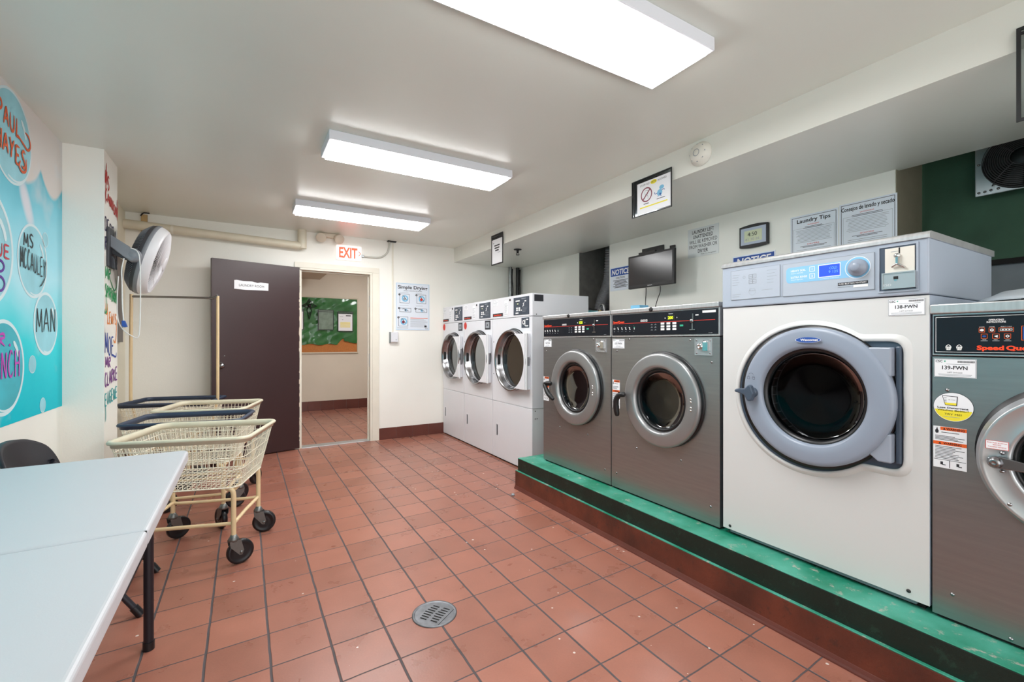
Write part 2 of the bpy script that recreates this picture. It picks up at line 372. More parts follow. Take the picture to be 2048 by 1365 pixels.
    def text(s, fr, t, a, v, h, w=None, n=0.0015, m='print_dark', bold=0.0, align='c', shear=0.0):
        vs, fs = glyphs(t, bold)
        if not vs: return s
        x0 = min(p[0] for p in vs); x1 = max(p[0] for p in vs); sy = h / 0.69; sx = (w / (x1 - x0)) if w else sy
        W = (x1 - x0) * sx; off = {'c': -W / 2, 'l': 0, 'r': -W}[align]
        return s.add([fr.pt(a + fr.d * (off + (x - x0) * sx + shear * y * sy), v + y * sy, n) for x, y in vs], fs, m)
    def lines(s, fr, a0, a1, v1, v0, rows, th, m='print_grey', n=0.0012, center=False, lo=0.6):
        rg = random.Random(int(abs(a0) * 1000 + v1 * 7000 + rows)); L = abs(a1 - a0); st = a0 if fr.d * (a1 - a0) > 0 else a1
        for i in range(rows):
            v = v1 - (v1 - v0) * (i + 0.5) / rows; w = L * rg.uniform(lo, 1.0); o = (L - w) / 2 if center else 0
            s.rect(fr, st + fr.d * o, st + fr.d * (o + w), v - th / 2, v + th / 2, n, m)
        return s
    def stroke(s, fr, pts, w, n=0.0015, m=None, taper=True):
        s.sk = getattr(s, 'sk', 0) + 1; n = n + 0.00012 * (s.sk % 60)
        P = smooth2(pts); k = len(P); vs = []
        for i, (a, v) in enumerate(P):
            p, q = P[max(i - 1, 0)], P[min(i + 1, k - 1)]; dx, dy = q[0] - p[0], q[1] - p[1]; l = math.hypot(dx, dy) or 1
            ww = w / 2 * ((0.35 + 0.65 * min(1, 3 * min(i, k - 1 - i) / max(k, 1) * 2)) if taper else 1)
            nx, ny = -dy / l * ww, dx / l * ww
            vs += [fr.pt(a + nx, v + ny, n), fr.pt(a - nx, v - ny, n)]
        return s.add(vs, [(2 * i, 2 * i + 1, 2 * i + 3, 2 * i + 2) for i in range(k - 1)], m)
    def build(s, name, m=None, parent=None, bevel=0, seg=2, local=False, autosmooth=False, recalc=True):
        me = bpy.data.meshes.new(name)
        off = Vector((0, 0, 0))
        if parent is not None and not local:
            r = parent
            while r.parent: r = r.parent
            off = Vector(r.location)
        me.from_pydata([tuple(v - off) for v in s.v], [], s.f)
        if not s.mats: s.mats = [m or 'wall']
        elif m and s.mats[0] is None: s.mats[0] = m
        for k in s.mats: me.materials.append(M[k or m])
        me.polygons.foreach_set('material_index', s.mi); me.polygons.foreach_set('use_smooth', s.sm)
        if recalc:
            b = bmesh.new(); b.from_mesh(me); bmesh.ops.recalc_face_normals(b, faces=b.faces); b.to_mesh(me); b.free()
        me.update()
        o = bpy.data.objects.new(name, me); COL.objects.link(o)
        if parent is not None: o.parent = parent
        if bevel:
            md = o.modifiers.new('edge', 'BEVEL'); md.width = bevel; md.segments = seg; md.limit_method = 'ANGLE'; md.angle_limit = 0.6
        return o
def smooth2(pts, sub=6):
    if len(pts) < 3: return [(pts[0][0] + (pts[1][0] - pts[0][0]) * i / 4, pts[0][1] + (pts[1][1] - pts[0][1]) * i / 4) for i in range(5)]
    out = []
    for i in range(len(pts) - 1):
        p0, p1, p2, p3 = pts[max(i - 1, 0)], pts[i], pts[i + 1], pts[min(i + 2, len(pts) - 1)]
        for j in range(sub):
            t = j / sub
            out.append(tuple(0.5 * (2 * p1[k] + (p2[k] - p0[k]) * t + (2 * p0[k] - 5 * p1[k] + 4 * p2[k] - p3[k]) * t * t + (3 * p1[k] - p0[k] - 3 * p2[k] + p3[k]) * t ** 3) for k in (0, 1)))
    out.append(tuple(pts[-1])); return out
def smooth3(pts, sub=8):
    out = []
    P = [Vector(p) for p in pts]
    for i in range(len(P) - 1):
        p0, p1, p2, p3 = P[max(i - 1, 0)], P[i], P[i + 1], P[min(i + 2, len(P) - 1)]
        for j in range(sub):
            t = j / sub
            out.append(0.5 * (2 * p1 + (p2 - p0) * t + (2 * p0 - 5 * p1 + 4 * p2 - p3) * t * t + (3 * p1 - p0 - 3 * p2 + p3) * t ** 3))
    out.append(P[-1]); return out

def thing(name, label, cat, loc=(0, 0, 0), rotz=0, group=None):
    o = bpy.data.objects.new(name, None); COL.objects.link(o); o.location = loc; o.rotation_euler = (0, 0, rotz); o.empty_display_size = 0.05
    o['label'] = label; o['category'] = cat
    if group: o['group'] = group
    return o
def tag(o, label, cat, group=None):
    o['label'] = label; o['category'] = cat
    if group: o['group'] = group
    return o
def struct(mb, name, m=None, bevel=0):
    o = mb.build(name, m, None, bevel); o['kind'] = 'structure'; return o
def dup(root, loc, rotz, label):
    def rec(o, par):
        c = o.copy(); COL.objects.link(c)
        if par is not None: c.parent = par
        for ch in list(o.children): rec(ch, c)
        return c
    r = rec(root, None); r.location = loc; r.rotation_euler = (0, 0, rotz); r['label'] = label
    return r
# ------------------------------------------------------------------ the room
XL, XR, YF, YB, ZC, ZS, XS = -0.98, 3.42, 5.56, -1.7, 2.444, 2.259, 2.40
ff, fl, fr_ = FF(YF), FL(XL), FR(XR)
mb = MB(); mb.box(-1.4, 4.4, -2.0, 9.0, -0.12, 0.0); struct(mb, 'floor', 'quarry_tile')
mb = MB(); mb.box(-1.2, 4.2, YB - 0.1, YF + 0.12, ZC, ZC + 0.1); struct(mb, 'ceiling', 'ceiling')
mb = MB(); mb.box(XS, XR + 0.04, YB, YF, ZS, ZC); o = struct(mb, 'ceiling_soffit', 'soffit')
mb = MB(); mb.box(XL - 0.12, XL, YB - 0.1, 4.18, 0, ZC); struct(mb, 'wall_left', 'wall')
mb = MB(); mb.box(XL - 0.12, XL, 4.18, YF + 0.12, 0, ZC); struct(mb, 'wall_left_alcove', 'wall_yellow')
mb = MB(); mb.box(XL, -0.78, 3.83, 4.18, 0, ZC); column = struct(mb, 'wall_column', 'wall')
mb = MB()
mb.box(XL, 0.53, YF, YF + 0.12, 0, ZC); mb.box(1.325, 3.95, YF, YF + 0.12, 0, ZC); mb.box(0.53, 1.325, YF, YF + 0.12, 2.035, ZC)
struct(mb, 'wall_far', 'wall')
mb = MB(); mb.box(XR, XR + 0.40, 4.20, YF, 0, ZC, 'wall'); mb.box(XR, XR + 0.40, 1.17, 3.68, 0, ZC, 'wall'); mb.box(XR + .004, XR + .40, 1.166, 1.17, 0, ZC - .001, 'wall_end_shade')  # thin tan sheet carries the painted shade of the wall end
struct(mb, 'wall_right', 'wall')
mb = MB(); mb.box(3.82, 3.95, 3.68, 4.20, 0, ZC); mb.box(3.421, 3.819, 4.188, 4.1995, 0, ZC - .001); struct(mb, 'wall_right_duct_recess', 'dark_plaster')
mb = MB(); mb.box(3.823, 3.95, YB, 1.17, 1.69, ZC + 0.0, 'green_wall'); mb.box(3.80, 3.95, YB, 1.17, 1.66, 1.69, 'blackgap'); mb.box(3.823, 3.95, YB, 1.17, 0, 1.66, 'bluegrey')
struct(mb, 'wall_right_alcove', 'green_wall')
mb = MB(); mb.box(2.86, 3.82, 0.02, 0.12, 0.25, ZS); struct(mb, 'wall_right_light_block', 'wall')  # unseen wall, added to keep light off the green alcove
# plinth under the washers
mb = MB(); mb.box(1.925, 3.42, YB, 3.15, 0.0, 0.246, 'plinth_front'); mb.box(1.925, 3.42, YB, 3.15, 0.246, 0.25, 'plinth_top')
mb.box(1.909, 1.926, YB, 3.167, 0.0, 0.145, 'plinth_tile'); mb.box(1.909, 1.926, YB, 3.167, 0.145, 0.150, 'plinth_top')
k = []
for y in (YB, 3.167): k.append([Vector(p) for p in ((1.898, y, 0), (1.899, y, 0.006), (1.903, y, 0.014), (1.909, y, 0.03), (1.92, y, 0.03), (1.92, y, 0))])
mb.loft(k, 'bb_tile', smooth=False)
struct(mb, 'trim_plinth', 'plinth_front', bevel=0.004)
# baseboards of the same quarry tile, with joints
def baseboard(name, fr, a0, a1, h=0.14, skip=None):
    mb = MB(); a = a0; w = 0.2125
    while a < a1 - 0.005:
        b = min(a + w, a1); mb.fbox(fr, a + 0.001, b - 0.001, 0, h, 0, 0.012, 'bb_tile'); a = b
    mb.fbox(fr, a0, a1, 0, h - 0.004, 0, 0.009, 'dark_plaster')
    struct(mb, name, 'bb_tile', bevel=0.003)
baseboard('baseboard_far', ff, 1.405, 2.25); baseboard('baseboard_far_side', ff, XL, 0.48)
baseboard('baseboard_left', fl, YB, 3.83); baseboard('baseboard_column', Fr((-0.78, 0, 0), (0, 1, 0), (0, 0, 1), (1, 0, 0)), 3.83, 4.18)
# doorway: casing, jambs, threshold
mb = MB(); fy = FF(YF)
mb.fbox(fy, 1.325, 1.405, 0, 2.035, 0, 0.022); mb.fbox(fy, 0.475, 0.53, 0, 2.035, 0, 0.012); mb.fbox(fy, 0.475, 1.405, 2.035, 2.095, 0, 0.022)
mb.box(1.298, 1.3245, YF - 0.02, YF + 0.13, 0, 2.0115); mb.box(0.5305, 0.548, YF, YF + 0.13, 0, 2.0115); mb.box(0.5305, 1.3245, YF - 0.02, YF + 0.13, 2.012, 2.0345)
mb.box(1.284, 1.2975, YF + 0.05, YF + 0.075, 0, 1.9975); mb.box(0.5485, 1.2975, YF + 0.05, YF + 0.075, 1.998, 2.0115)
casing = struct(mb, 'door_1_frame', 'frame_paint', bevel=0.002)
mb = MB(); mb.box(0.549, 1.297, YF - 0.012, YF + 0.125, 0, 0.008); struct(mb, 'door_1_threshold', 'steel_light', bevel=0.002)
mb = MB(); mb.box(1.295, 1.299, YF + 0.005, YF + 0.03, 0.90, 1.06); mb.box(1.295, 1.299, YF + 0.005, YF + 0.03, 1.62, 1.76)
o = mb.build('strike_plate', 'steel_light', casing)

# the brown door, standing open against the far wall
H0, H1 = Vector((0.525, 5.535, 0)), Vector((-0.283, 5.315, 0)); dU = (H0 - H1).normalized(); dN = Vector((dU.y, -dU.x, 0))
fd = Fr(H1, dU, (0, 0, 1), dN, 1); DW = (H0 - H1).length
mb = MB(); mb.fbox(fd, 0, DW, 0.012, 2.032, -0.042, 0.0); door = struct(mb, 'door_1', 'door_brown', bevel=0.002)
mb = MB()
for i in range(34):
    v = random.uniform(0.05, 1.95); w = random.uniform(0.002, 0.008)
    mb.fbox(fd, DW - w, DW + 0.0005, v, v + random.uniform(0.008, 0.05), -0.01, 0.0008)
for i in range(7): mb.fbox(fd, random.uniform(.1, .7), 0, 0, 0, 0, 0) if False else None
mb.build('chipped_edge', 'door_chip', door)
mb = MB(); c = fd.pt(0.075, 0.965)
mb.lathe(c, dN, [(0, 0.066), (0.018, 0.064), (0.027, 0.052), (0.027, 0.04), (0.014, 0.026), (0.012, 0.012), (0.034, 0.010), (0.036, 0.0)], 28)
c2 = fd.pt(0.075, 0.965, -0.042); mb.lathe(c2, -dN, [(0, 0.06), (0.02, 0.058), (0.027, 0.046), (0.014, 0.02), (0.034, 0.01), (0.036, 0)], 28)
mb.build('door_handle', 'chrome_soft', door)
mb = MB(); mb.lathe(fd.pt(0.11, 1.06), dN, [(0, 0.004), (0.006, 0.003), (0.008, 0)], 12); mb.build('screw', 'chrome_soft', door)
for v in (0.22, 1.02, 1.82):
    mb = MB(); mb.tube([fd.pt(DW + 0.004, v, 0.0), fd.pt(DW + 0.004, v + 0.1, 0.0)], 0.007, 8); mb.build('hinge', 'frame_paint', door)
t = thing('door_sign', 'torn white paper strip reading LAUNDRY ROOM on the brown door', 'sign', fd.pt(0.34, 1.76))
mb = MB(); pl = [(0.195, 1.742), (0.30, 1.738), (0.46, 1.744), (0.515, 1.745), (0.516, 1.822), (0.44, 1.826), (0.41, 1.819), (0.36, 1.829), (0.28, 1.826), (0.22, 1.834), (0.196, 1.83)]
mb.prism(fd, pl, 0.0004, 0.0016, 'paper'); mb.text(fd, 'LAUNDRY ROOM', 0.355, 1.772, 0.024, 0.235, n=0.0022, m='print_dark', bold=0.012); mb.build('paper_strip', 'paper', t)

# corridor beyond the doorway
YC = 8.46; fc = FF(YC)
mb = MB(); mb.box(-1.2, 4.2, YC, YC + 0.1, 0, 2.7); struct(mb, 'wall_corridor', 'corridor_wall')
mb = MB(); mb.box(-1.3, -1.2, YF + 0.12, YC, 0, 2.7); mb.box(4.2, 4.3, YF + 0.12, YC, 0, 2.7); struct(mb, 'wall_corridor_ends', 'corridor_wall')
mb = MB(); mb.box(-1.2, 4.2, YF + 0.12, YC, 2.62, 2.7); struct(mb, 'ceiling_corridor', 'corridor_wall')
mb = MB(); mb.box(-1.2, 1.08, YF + 0.12, 8.15, 2.24, 2.62); struct(mb, 'ceiling_corridor_bulkhead', 'corridor_wall')
baseboard('baseboard_corridor', fc, -1.2, 4.2, 0.165)

# ------------------------------------------------------------------ ceiling fixtures
def ceiling_light(x0, x1, y0, y1, label, z=ZC, group='ceiling light fixtures'):
    t = thing('ceiling_light', label, 'light', ((x0 + x1) / 2, (y0 + y1) / 2, z), 0, group)
    zb = z - 0.055; mb = MB(); i = 0.022
    mb.box(x0, x1, y0, y1, zb, z); o = mb.build('housing', 'housing', t, bevel=0.004)
    mb = MB(); mb.box(x0 + i, x1 - i, y0 + i, y1 - i, zb - 0.013, zb - 0.0002); mb.build('diffuser', 'diffuser', t)
    return t
ceiling_light(0.40, 1.64, 1.15, 1.48, 'long white LED ceiling fixture nearest the camera, cut by the top edge')
ceiling_light(0.42, 1.66, 2.79, 3.115, 'long white LED ceiling fixture in the middle of the row of three')
ceiling_light(0.375, 1.605, 4.30, 4.63, 'long white LED ceiling fixture closest to the exit sign')
ceiling_light(1.6, 2.3, 6.4, 7.0, 'added unseen fixture lighting the corridor past the doorway', 2.62)  # out-of-view lamp added to brighten the corridor

# exit sign
t = thing('exit_sign', 'white exit sign with red letters above the doorway', 'sign', (1.05, 5.53, 2.245))
fe = FF(5.525); mb = MB(); mb.box(0.91, 1.197, 5.525, 5.559, 2.158, 2.335); mb.build('housing', 'exit_face', t, bevel=0.012, seg=3)
mb = MB(); mb.text(fe, 'EXIT', 1.043, 2.188, 0.115, 0.205, n=0.002, m='exit_red', bold=0.03); mb.build('lettering', 'exit_red', t)
mb = MB(); mb.add([fe.pt(a, v, 0.002) for a, v in ((1.158, 2.27), (1.178, 2.245), (1.158, 2.22), (1.163, 2.215), (1.188, 2.245), (1.163, 2.275))], [(0, 1, 4, 5), (1, 2, 3, 4)], 'exit_red'); mb.build('chevron', 'exit_red', t)
# conduit, ceiling plate and raceway
t = thing('conduit', 'grey metal conduit curving from the exit sign up to the ceiling', 'conduit', (1.4, 5.54, 2.3))
mb = MB(); mb.tube(smooth3([(1.197, 5.545, 2.226), (1.30, 5.545, 2.222), (1.42, 5.545, 2.232), (1.50, 5.545, 2.29), (1.527, 5.545, 2.37), (1.53, 5.545, 2.443)]), 0.011, 10); mb.build('pipe', 'conduit_paint', t)
mb = MB(); mb.box(1.505, 1.61, 5.51, 5.556, 2.431, 2.4435); mb.build('ceiling_plate', 'pipe_dark', t)
mb = MB(); mb.box(1.197, 1.225, 5.531, 5.556, 2.212, 2.24); mb.build('coupling', 'galv', t)
t = thing('wire_raceway', 'thin painted raceway dropping from the ceiling to the small wall box', 'raceway', (1.575, 5.55, 1.9))
mb = MB(); mb.box(1.566, 1.584, 5.546, 5.5595, 1.32, 2.43); mb.build('channel', 'frame_paint', t, bevel=0.002)
t = thing('wall_box', 'small white control box at the foot of the raceway', 'box', (1.583, 5.55, 1.256))
mb = MB(); mb.box(1.545, 1.635, 5.515, 5.559, 1.195, 1.318); mb.build('cover', 'white_metal', t, bevel=0.006)
mb = MB(); mb.box(1.531, 1.545, 5.53, 5.559, 1.185, 1.32); mb.build('back_plate', 'galv', t)
mb = MB(); mb.box(1.60, 1.618, 5.513, 5.516, 1.222, 1.228); mb.build('indicator', 'print_grey', t)
# emergency light heads
t = thing('emergency_light', 'beige twin head emergency light between the pipe and the exit sign', 'light', (0.84, 5.5, 2.41))
mb = MB(); mb.box(0.74, 0.93, 5.49, 5.559, 2.395, 2.443); mb.build('body', 'beige_plastic', t, bevel=0.01)
for x, dx in ((0.745, -0.35), (0.925, 0.3)):
    mb = MB(); mb.lathe((x, 5.47, 2.385), (dx, -1, -0.45), [(0.0, -0.05), (0.035, -0.05), (0.048, -0.01), (0.055, 0.03), (0.05, 0.034), (0.0, 0.028)], 24); mb.build('lamp_head', 'beige_plastic', t)
# insulated pipe
t = thing('insulated_pipe', 'thick off-white insulated pipe running along the top of the far wall', 'pipe', (0, 5.48, 2.3))
mb = MB(); mb.tube([(-0.979, 5.48, 2.312), (-0.60, 5.48, 2.300), (0.0, 5.48, 2.281), (0.545, 5.48, 2.263)], 0.043, 20, 'pipe_paint')
mb.tube([(0.545, 5.48, 2.235), (0.545, 5.48, 2.443)], 0.046, 20, 'pipe_paint'); mb.build('insulation', 'pipe_paint', t)
mb = MB(); mb.tube([(-0.62, 5.48, 2.3005), (-0.60, 5.48, 2.30)], 0.0455, 20); mb.build('band', 'frame_paint', t)
t = thing('wooden_strip', 'short upright wooden strip behind the insulated pipe near the fan', 'strip', (-0.835, 5.545, 2.2))
mb = MB(); mb.box(-0.86, -0.812, 5.535, 5.559, 1.95, 2.43); mb.build('strip', 'wood', t)
mb = MB(); mb.tube(smooth3([(-0.86, 5.52, 2.41), (-0.835, 5.51, 2.438), (-0.79, 5.50, 2.437)]), 0.006, 8); mb.build('hook', 'black', t)

# bulletin board in the corridor
t = thing('bulletin_board', 'cork bulletin board half wrapped in crumpled green plastic in the corridor', 'board', (1.1, 8.45, 1.5))
mb = MB(); mb.box(0.30, 1.745, YC - 0.015, YC - 0.001, 1.01, 1.965); mb.build('cork', 'cork', t)
mb = MB(); mb.frame(fc, 0.28, 1.768, 0.992, 1.985, 0.024, 0.001, 0.026); mb.build('frame', 'board_frame', t, bevel=0.003)
mb = MB(); nx, nz = 60, 36; vs = []; fs = []
for j in range(nz + 1):
    for i in range(nx + 1):
        a = 0.305 + (1.742 - 0.305) * i / nx
        low = 1.15 + 0.012 * math.sin(a * 21) + (0.10 if 1.40 < a < 1.62 else 0) * math.sin((a - 1.40) / 0.22 * PI if 1.40 < a < 1.62 else 0) + (0.03 if a > 1.62 else 0)
        v = low + (1.96 - low) * j / nz
        w = 0.008 * (math.sin(a * 15 + v * 9) * math.sin(v * 13 - a * 7)) + 0.004 * math.sin(a * 37 - v * 22) * math.sin(v * 27 + a * 9)
        vs.append(fc.pt(a, v, 0.030 + w + random.uniform(-0.0004, 0.0004)))
for j in range(nz):
    for i in range(nx): q = j * (nx + 1) + i; fs.append((q, q + 1, q + nx + 2, q + nx + 1))
mb.add(vs, fs, 'green_plastic', True); mb.build('plastic_cover', 'green_plastic', t, recalc=False)
mb = MB(); mb.disc(fc, 1.565, 1.235, 0.05, 0.040, ry=0.035); mb.build('plastic_scrap', 'green_plastic', t)
def holder(fr, a0, a1, v0, v1, n, label, group, w=0.012, sheet=None, top=0.0, name='sign_holder', backed=None, cat='sign', bars=()):
    t = thing(name, label, cat, fr.pt((a0 + a1) / 2, (v0 + v1) / 2, n), 0, group)
    mb = MB(); mb.frame(fr, a0, a1, v0, v1, w, n, n + 0.006)
    for kind, p in bars:
        if kind == 'h': mb.fbox(fr, a0 + w, a1 - w, p, p + w * 0.8, n, n + 0.006)
        else: mb.fbox(fr, p, p + w * 0.8, v0 + w, v1 - w, n, n + 0.006)
    mb.build('border', 'black', t)
    mb = MB(); mb.fbox(fr, a0 + w * .5, a1 - w * .5, v0 + w * .5, v1 - w * .5, n + 0.001, n + 0.0018); mb.build('clear_sleeve', backed or 'vinyl', t)
    return t
g = 'framed notices on the green bulletin board'
t = holder(fc, 1.085, 1.34, 1.40, 1.755, 0.055, 'empty black framed sleeve in the middle of the green bulletin board', g, 0.011, backed='vinyl_clear', name='notice_sleeve', bars=(('h', 1.715),))
t = holder(fc, 1.408, 1.668, 1.38, 1.735, 0.055, 'notice with yellow highlighted lines on the green bulletin board', g, 0.011, name='notice_sleeve', bars=(('h', 1.695),))
mb = MB(); mb.fbox(fc, 1.420, 1.656, 1.392, 1.69, 0.0565, 0.0572, 'paper'); mb.rect(fc, 1.545, 1.63, 1.652, 1.668, 0.0576, 'print_dark'); mb.rect(fc, 1.44, 1.50, 1.638, 1.644, 0.0576, 'print_grey'); mb.rect(fc, 1.48, 1.50, 1.585, 1.592, 0.0576, 'print_grey')
for v in (1.535, 1.515, 1.495, 1.475, 1.455): mb.rect(fc, 1.45, 1.62, v, v + 0.011, 0.0576, 'print_yellow')
mb.build('sheet', 'paper', t)
t = holder(fc, 0.60, 0.862, 1.40, 1.755, 0.055, 'notice on the green bulletin board half hidden behind the brown door', g, 0.011, name='notice_sleeve', bars=(('h', 1.715),))
mb = MB(); mb.fbox(fc, 0.612, 0.85, 1.41, 1.71, 0.0565, 0.0572, 'paper'); mb.lines(fc, 0.63, 0.83, 1.68, 1.45, 12, 0.005, n=0.0576); mb.build('sheet', 'paper', t)
t = thing('wall_ornament', 'dark filigree cross shaped ornament hung on the green bulletin board', 'ornament', (0.95, 8.40, 1.79))
mb = MB(); c = (0.95, 1.815)
for k in range(4):
    an = k * PI / 2; L = 0.2 if k == 3 else 0.105
    ux, uz = math.cos(an), math.sin(an)
    for s_ in (-1, 1):
        mb.tube(smooth3([fc.pt(c[0], c[1], 0.06), fc.pt(c[0] + ux * L * .4 - s_ * uz * .035, c[1] + uz * L * .4 + s_ * ux * .035, 0.06), fc.pt(c[0] + ux * L * .75 - s_ * uz * .018, c[1] + uz * L * .75 + s_ * ux * .018, 0.06), fc.pt(c[0] + ux * L * 1.15, c[1] + uz * L * 1.15, 0.06)]), 0.006, 6)
    mb.tube([fc.pt(c[0] + ux * L * .6 + .014 * math.cos(q / 12 * 2 * PI), c[1] + uz * L * .6 + .014 * math.sin(q / 12 * 2 * PI), 0.06) for q in range(12)], 0.004, 6, closed=True)
mb.lathe(fc.pt(c[0], c[1], 0.05), (0, -1, 0), [(0.03, 0), (0.028, 0.015), (0, 0.02)], 16)
mb.build('filigree', 'black', t)

# ------------------------------------------------------------------ things on walls, ceiling and soffit
# simple drying poster
t = thing('drying_poster', 'pale blue instruction poster titled Simple Drying beside the doorway', 'poster', (1.835, 5.555, 1.64))
mb = MB(); A0, A1, V0, V1 = 1.614, 2.054, 1.346, 1.940
mb.fbox(ff, A0, A1, V0, V1, 0.0005, 0.004, 'poster'); n = 0.0048
mb.rline(ff, A0 + .006, A1 - .006, V0 + .006, V1 - .006, 0.003, n, 'print_lightblue')
mb.text(ff, 'Simple Drying', 1.834, 1.868, 0.040, 0.385, n=n, m='print_black', bold=0.02)
mb.text(ff, "SINGLE LOAD/STACK DRYERS", 1.834, 1.838, 0.012, 0.24, n=n, m='print_dark')
def wash_icon(a, v, w, h, col):
    mb.disc(ff, a - w * .52, v + h * .42, 0.013, n, 'print_black', 16)
    mb.text(ff, str(wash_icon.k), a - w * .52, v + h * .42 - .006, 0.012, n=n + .0003, m='paper'); wash_icon.k += 1
    mb.rline(ff, a - w / 2, a + w / 2, v - h / 2, v + h / 2, 0.004, n, 'print_dark'); mb.rect(ff, a - w / 2 + .004, a + w / 2 - .004, v - h / 2 + .004, v + h / 2 - .004, n - .0002, 'poster')
    mb.ring(ff, a + w * .05, v, h * .22, h * .36, n + .0002, 'print_lightblue', 28)
    mb.stroke(ff, [(a - w * .3, v + h * .2), (a - w * .1, v + h * .3), (a + w * .1, v), (a + w * .3, v - h * .2)], 0.006, n + .0004, 'print_dark')
    mb.disc(ff, a, v - h * .05, h * .16, n + .0005, col, 14)
wash_icon.k = 1
wash_icon(1.725, 1.745, 0.125, 0.115, 'print_grey'); wash_icon(1.945, 1.745, 0.125, 0.115, 'print_red'); wash_icon(1.735, 1.60, 0.15, 0.05, 'print_dark'); wash_icon(1.945, 1.60, 0.15, 0.05, 'print_lightblue'); wash_icon(1.71, 1.455, 0.12, 0.12, 'print_maroon')
mb.rect(ff, 1.80, 2.03, 1.498, 1.506, n, 'print_orange')
mb.lines(ff, 1.66, 1.80, 1.825, 1.812, 1, 0.003, n=n); mb.lines(ff, 1.87, 2.0, 1.825, 1.812, 1, 0.003, n=n); mb.lines(ff, 1.66, 1.80, 1.665, 1.65, 1, .003, n=n); mb.lines(ff, 1.87, 2.0, 1.665, 1.65, 1, .003, n=n)
mb.lines(ff, 1.80, 2.035, 1.49, 1.385, 8, 0.0035, n=n); mb.lines(ff, 1.63, 1.79, 1.385, 1.365, 2, 0.003, n=n); mb.rect(ff, 1.985, 2.015, 1.385, 1.41, n, 'print_dark')
mb.text(ff, 'CSC', 2.015, 1.362, 0.012, 0.04, n=n, m='print_dark')
mb.build('sheet', 'poster', t)

def wall_sign(name, label, a0, a1, v0, v1, base, draw, cat='sign', fr=None, group=None):
    fr = fr or fr_; t = thing(name, label, cat, fr.pt((a0 + a1) / 2, (v0 + v1) / 2, 0.002), 0, group)
    mb = MB(); mb.fbox(fr, a0, a1, v0, v1, 0.0005, 0.004, base); mb.build('plate', base, t, bevel=0.0)
    mb = MB(); draw(mb, fr, 0.0046); mb.build('print', None, t); return t
def d_caution(mb, fr, n, a0=3.403 - 0.0, a1=3.662):
    mb.rect(fr, 3.368, 3.654, 1.905, 1.99, n, 'print_blue'); mb.text(fr, 'NOTICE', 3.511, 1.920, 0.052, 0.255, n=n + .0004, m='paper', bold=0.03, shear=0.15)
    mb.text(fr, 'CAUTION', 3.511, 1.874, 0.018, 0.13, n=n, m='print_dark', bold=0.015)
    mb.lines(fr, 3.62, 3.40, 1.862, 1.775, 7, 0.006, 'print_dark', n, True)
wall_sign('notice_sign', 'blue and white NOTICE CAUTION sign partly behind the wall television', 3.362, 3.663, 1.748, 1.998, 'poster', d_caution, group='blue notice signs')
def d_notice(mb, fr, n):
    mb.rect(fr, 1.90, 2.228, 1.805, 1.884, n, 'print_blue'); mb.text(fr, 'NOTICE', 2.064, 1.818, 0.052, 0.27, n=n + .0004, m='paper', bold=0.03, shear=0.12)
wall_sign('notice_sign', 'blue and white NOTICE sign below the clock, lower half hidden by the tall white washer', 1.892, 2.236, 1.62, 1.893, 'poster', d_notice, group='blue notice signs')
def d_left(mb, fr, n):
    for i, (s_, w) in enumerate((('LAUNDRY LEFT', .215), ('UNATTENDED', .195), ('WILL BE REMOVED', .275), ('FROM WASHER OR', .275), ('DRYER', .10))):
        mb.text(fr, s_, 2.512, 2.155 - i * 0.043, 0.030, w, n=n, m='print_black', bold=0.012)
    mb.text(fr, 'Thank You Management', 2.46, 1.965, 0.008, 0.15, n=n, m='print_dark', shear=.2)
wall_sign('unattended_laundry_sign', 'white sign in black capitals about laundry left unattended', 2.360, 2.666, 1.950, 2.203, 'sign_white', d_left)
def d_tips(title, a0, a1, w, reds, zt=2.104):
    def f(mb, fr, n):
        mb.rline(fr, a0 + .010, a1 - .010, 1.62, zt - .010, 0.003, n, 'print_dark')
        c = (a0 + a1) / 2; mb.text(fr, title, c, zt - .052, 0.026, w, n=n, m='print_black', bold=0.02)
        mb.text(fr, reds[0], c, zt - .076, 0.009, 0.075, n=n, m='print_red'); mb.lines(fr, c + .09, c - .09, zt - .082, zt - .098, 2, .003, 'print_dark', n, True)
        mb.rline(fr, a0 + .022, a1 - .022, 1.65, zt - .092, 0.0015, n, 'print_grey')
        mb.lines(fr, a1 - .035, a0 + .035, zt - .102, zt - .196, 10, .0024, 'print_grey', n, True, 0.8)
        mb.text(fr, reds[1], c, zt - .213, 0.009, 0.075, n=n, m='print_red'); mb.lines(fr, c + .09, c - .09, zt - .218, zt - .232, 2, .003, 'print_dark', n, True)
        mb.lines(fr, a1 - .035, a0 + .035, zt - .24, zt - .40, 14, .0024, 'print_grey', n, True, 0.8)
    return f
wall_sign('laundry_tips_sign', 'white framed sign titled Laundry Tips above the tall white washer', 1.478, 1.783, 1.60, 2.106, 'poster', d_tips('Laundry Tips', 1.478, 1.783, 0.215, ('WASHERS', 'DRYERS')), group='laundry tips signs')
wall_sign('laundry_tips_sign', 'Spanish twin of the tips sign, titled Consejos de lavado y secado', 1.160, 1.470, 1.60, 2.116, 'poster', d_tips('Consejos de lavado y secado', 1.160, 1.470, 0.285, ('LAVADORAS', 'SECADORAS'), 2.116), group='laundry tips signs')
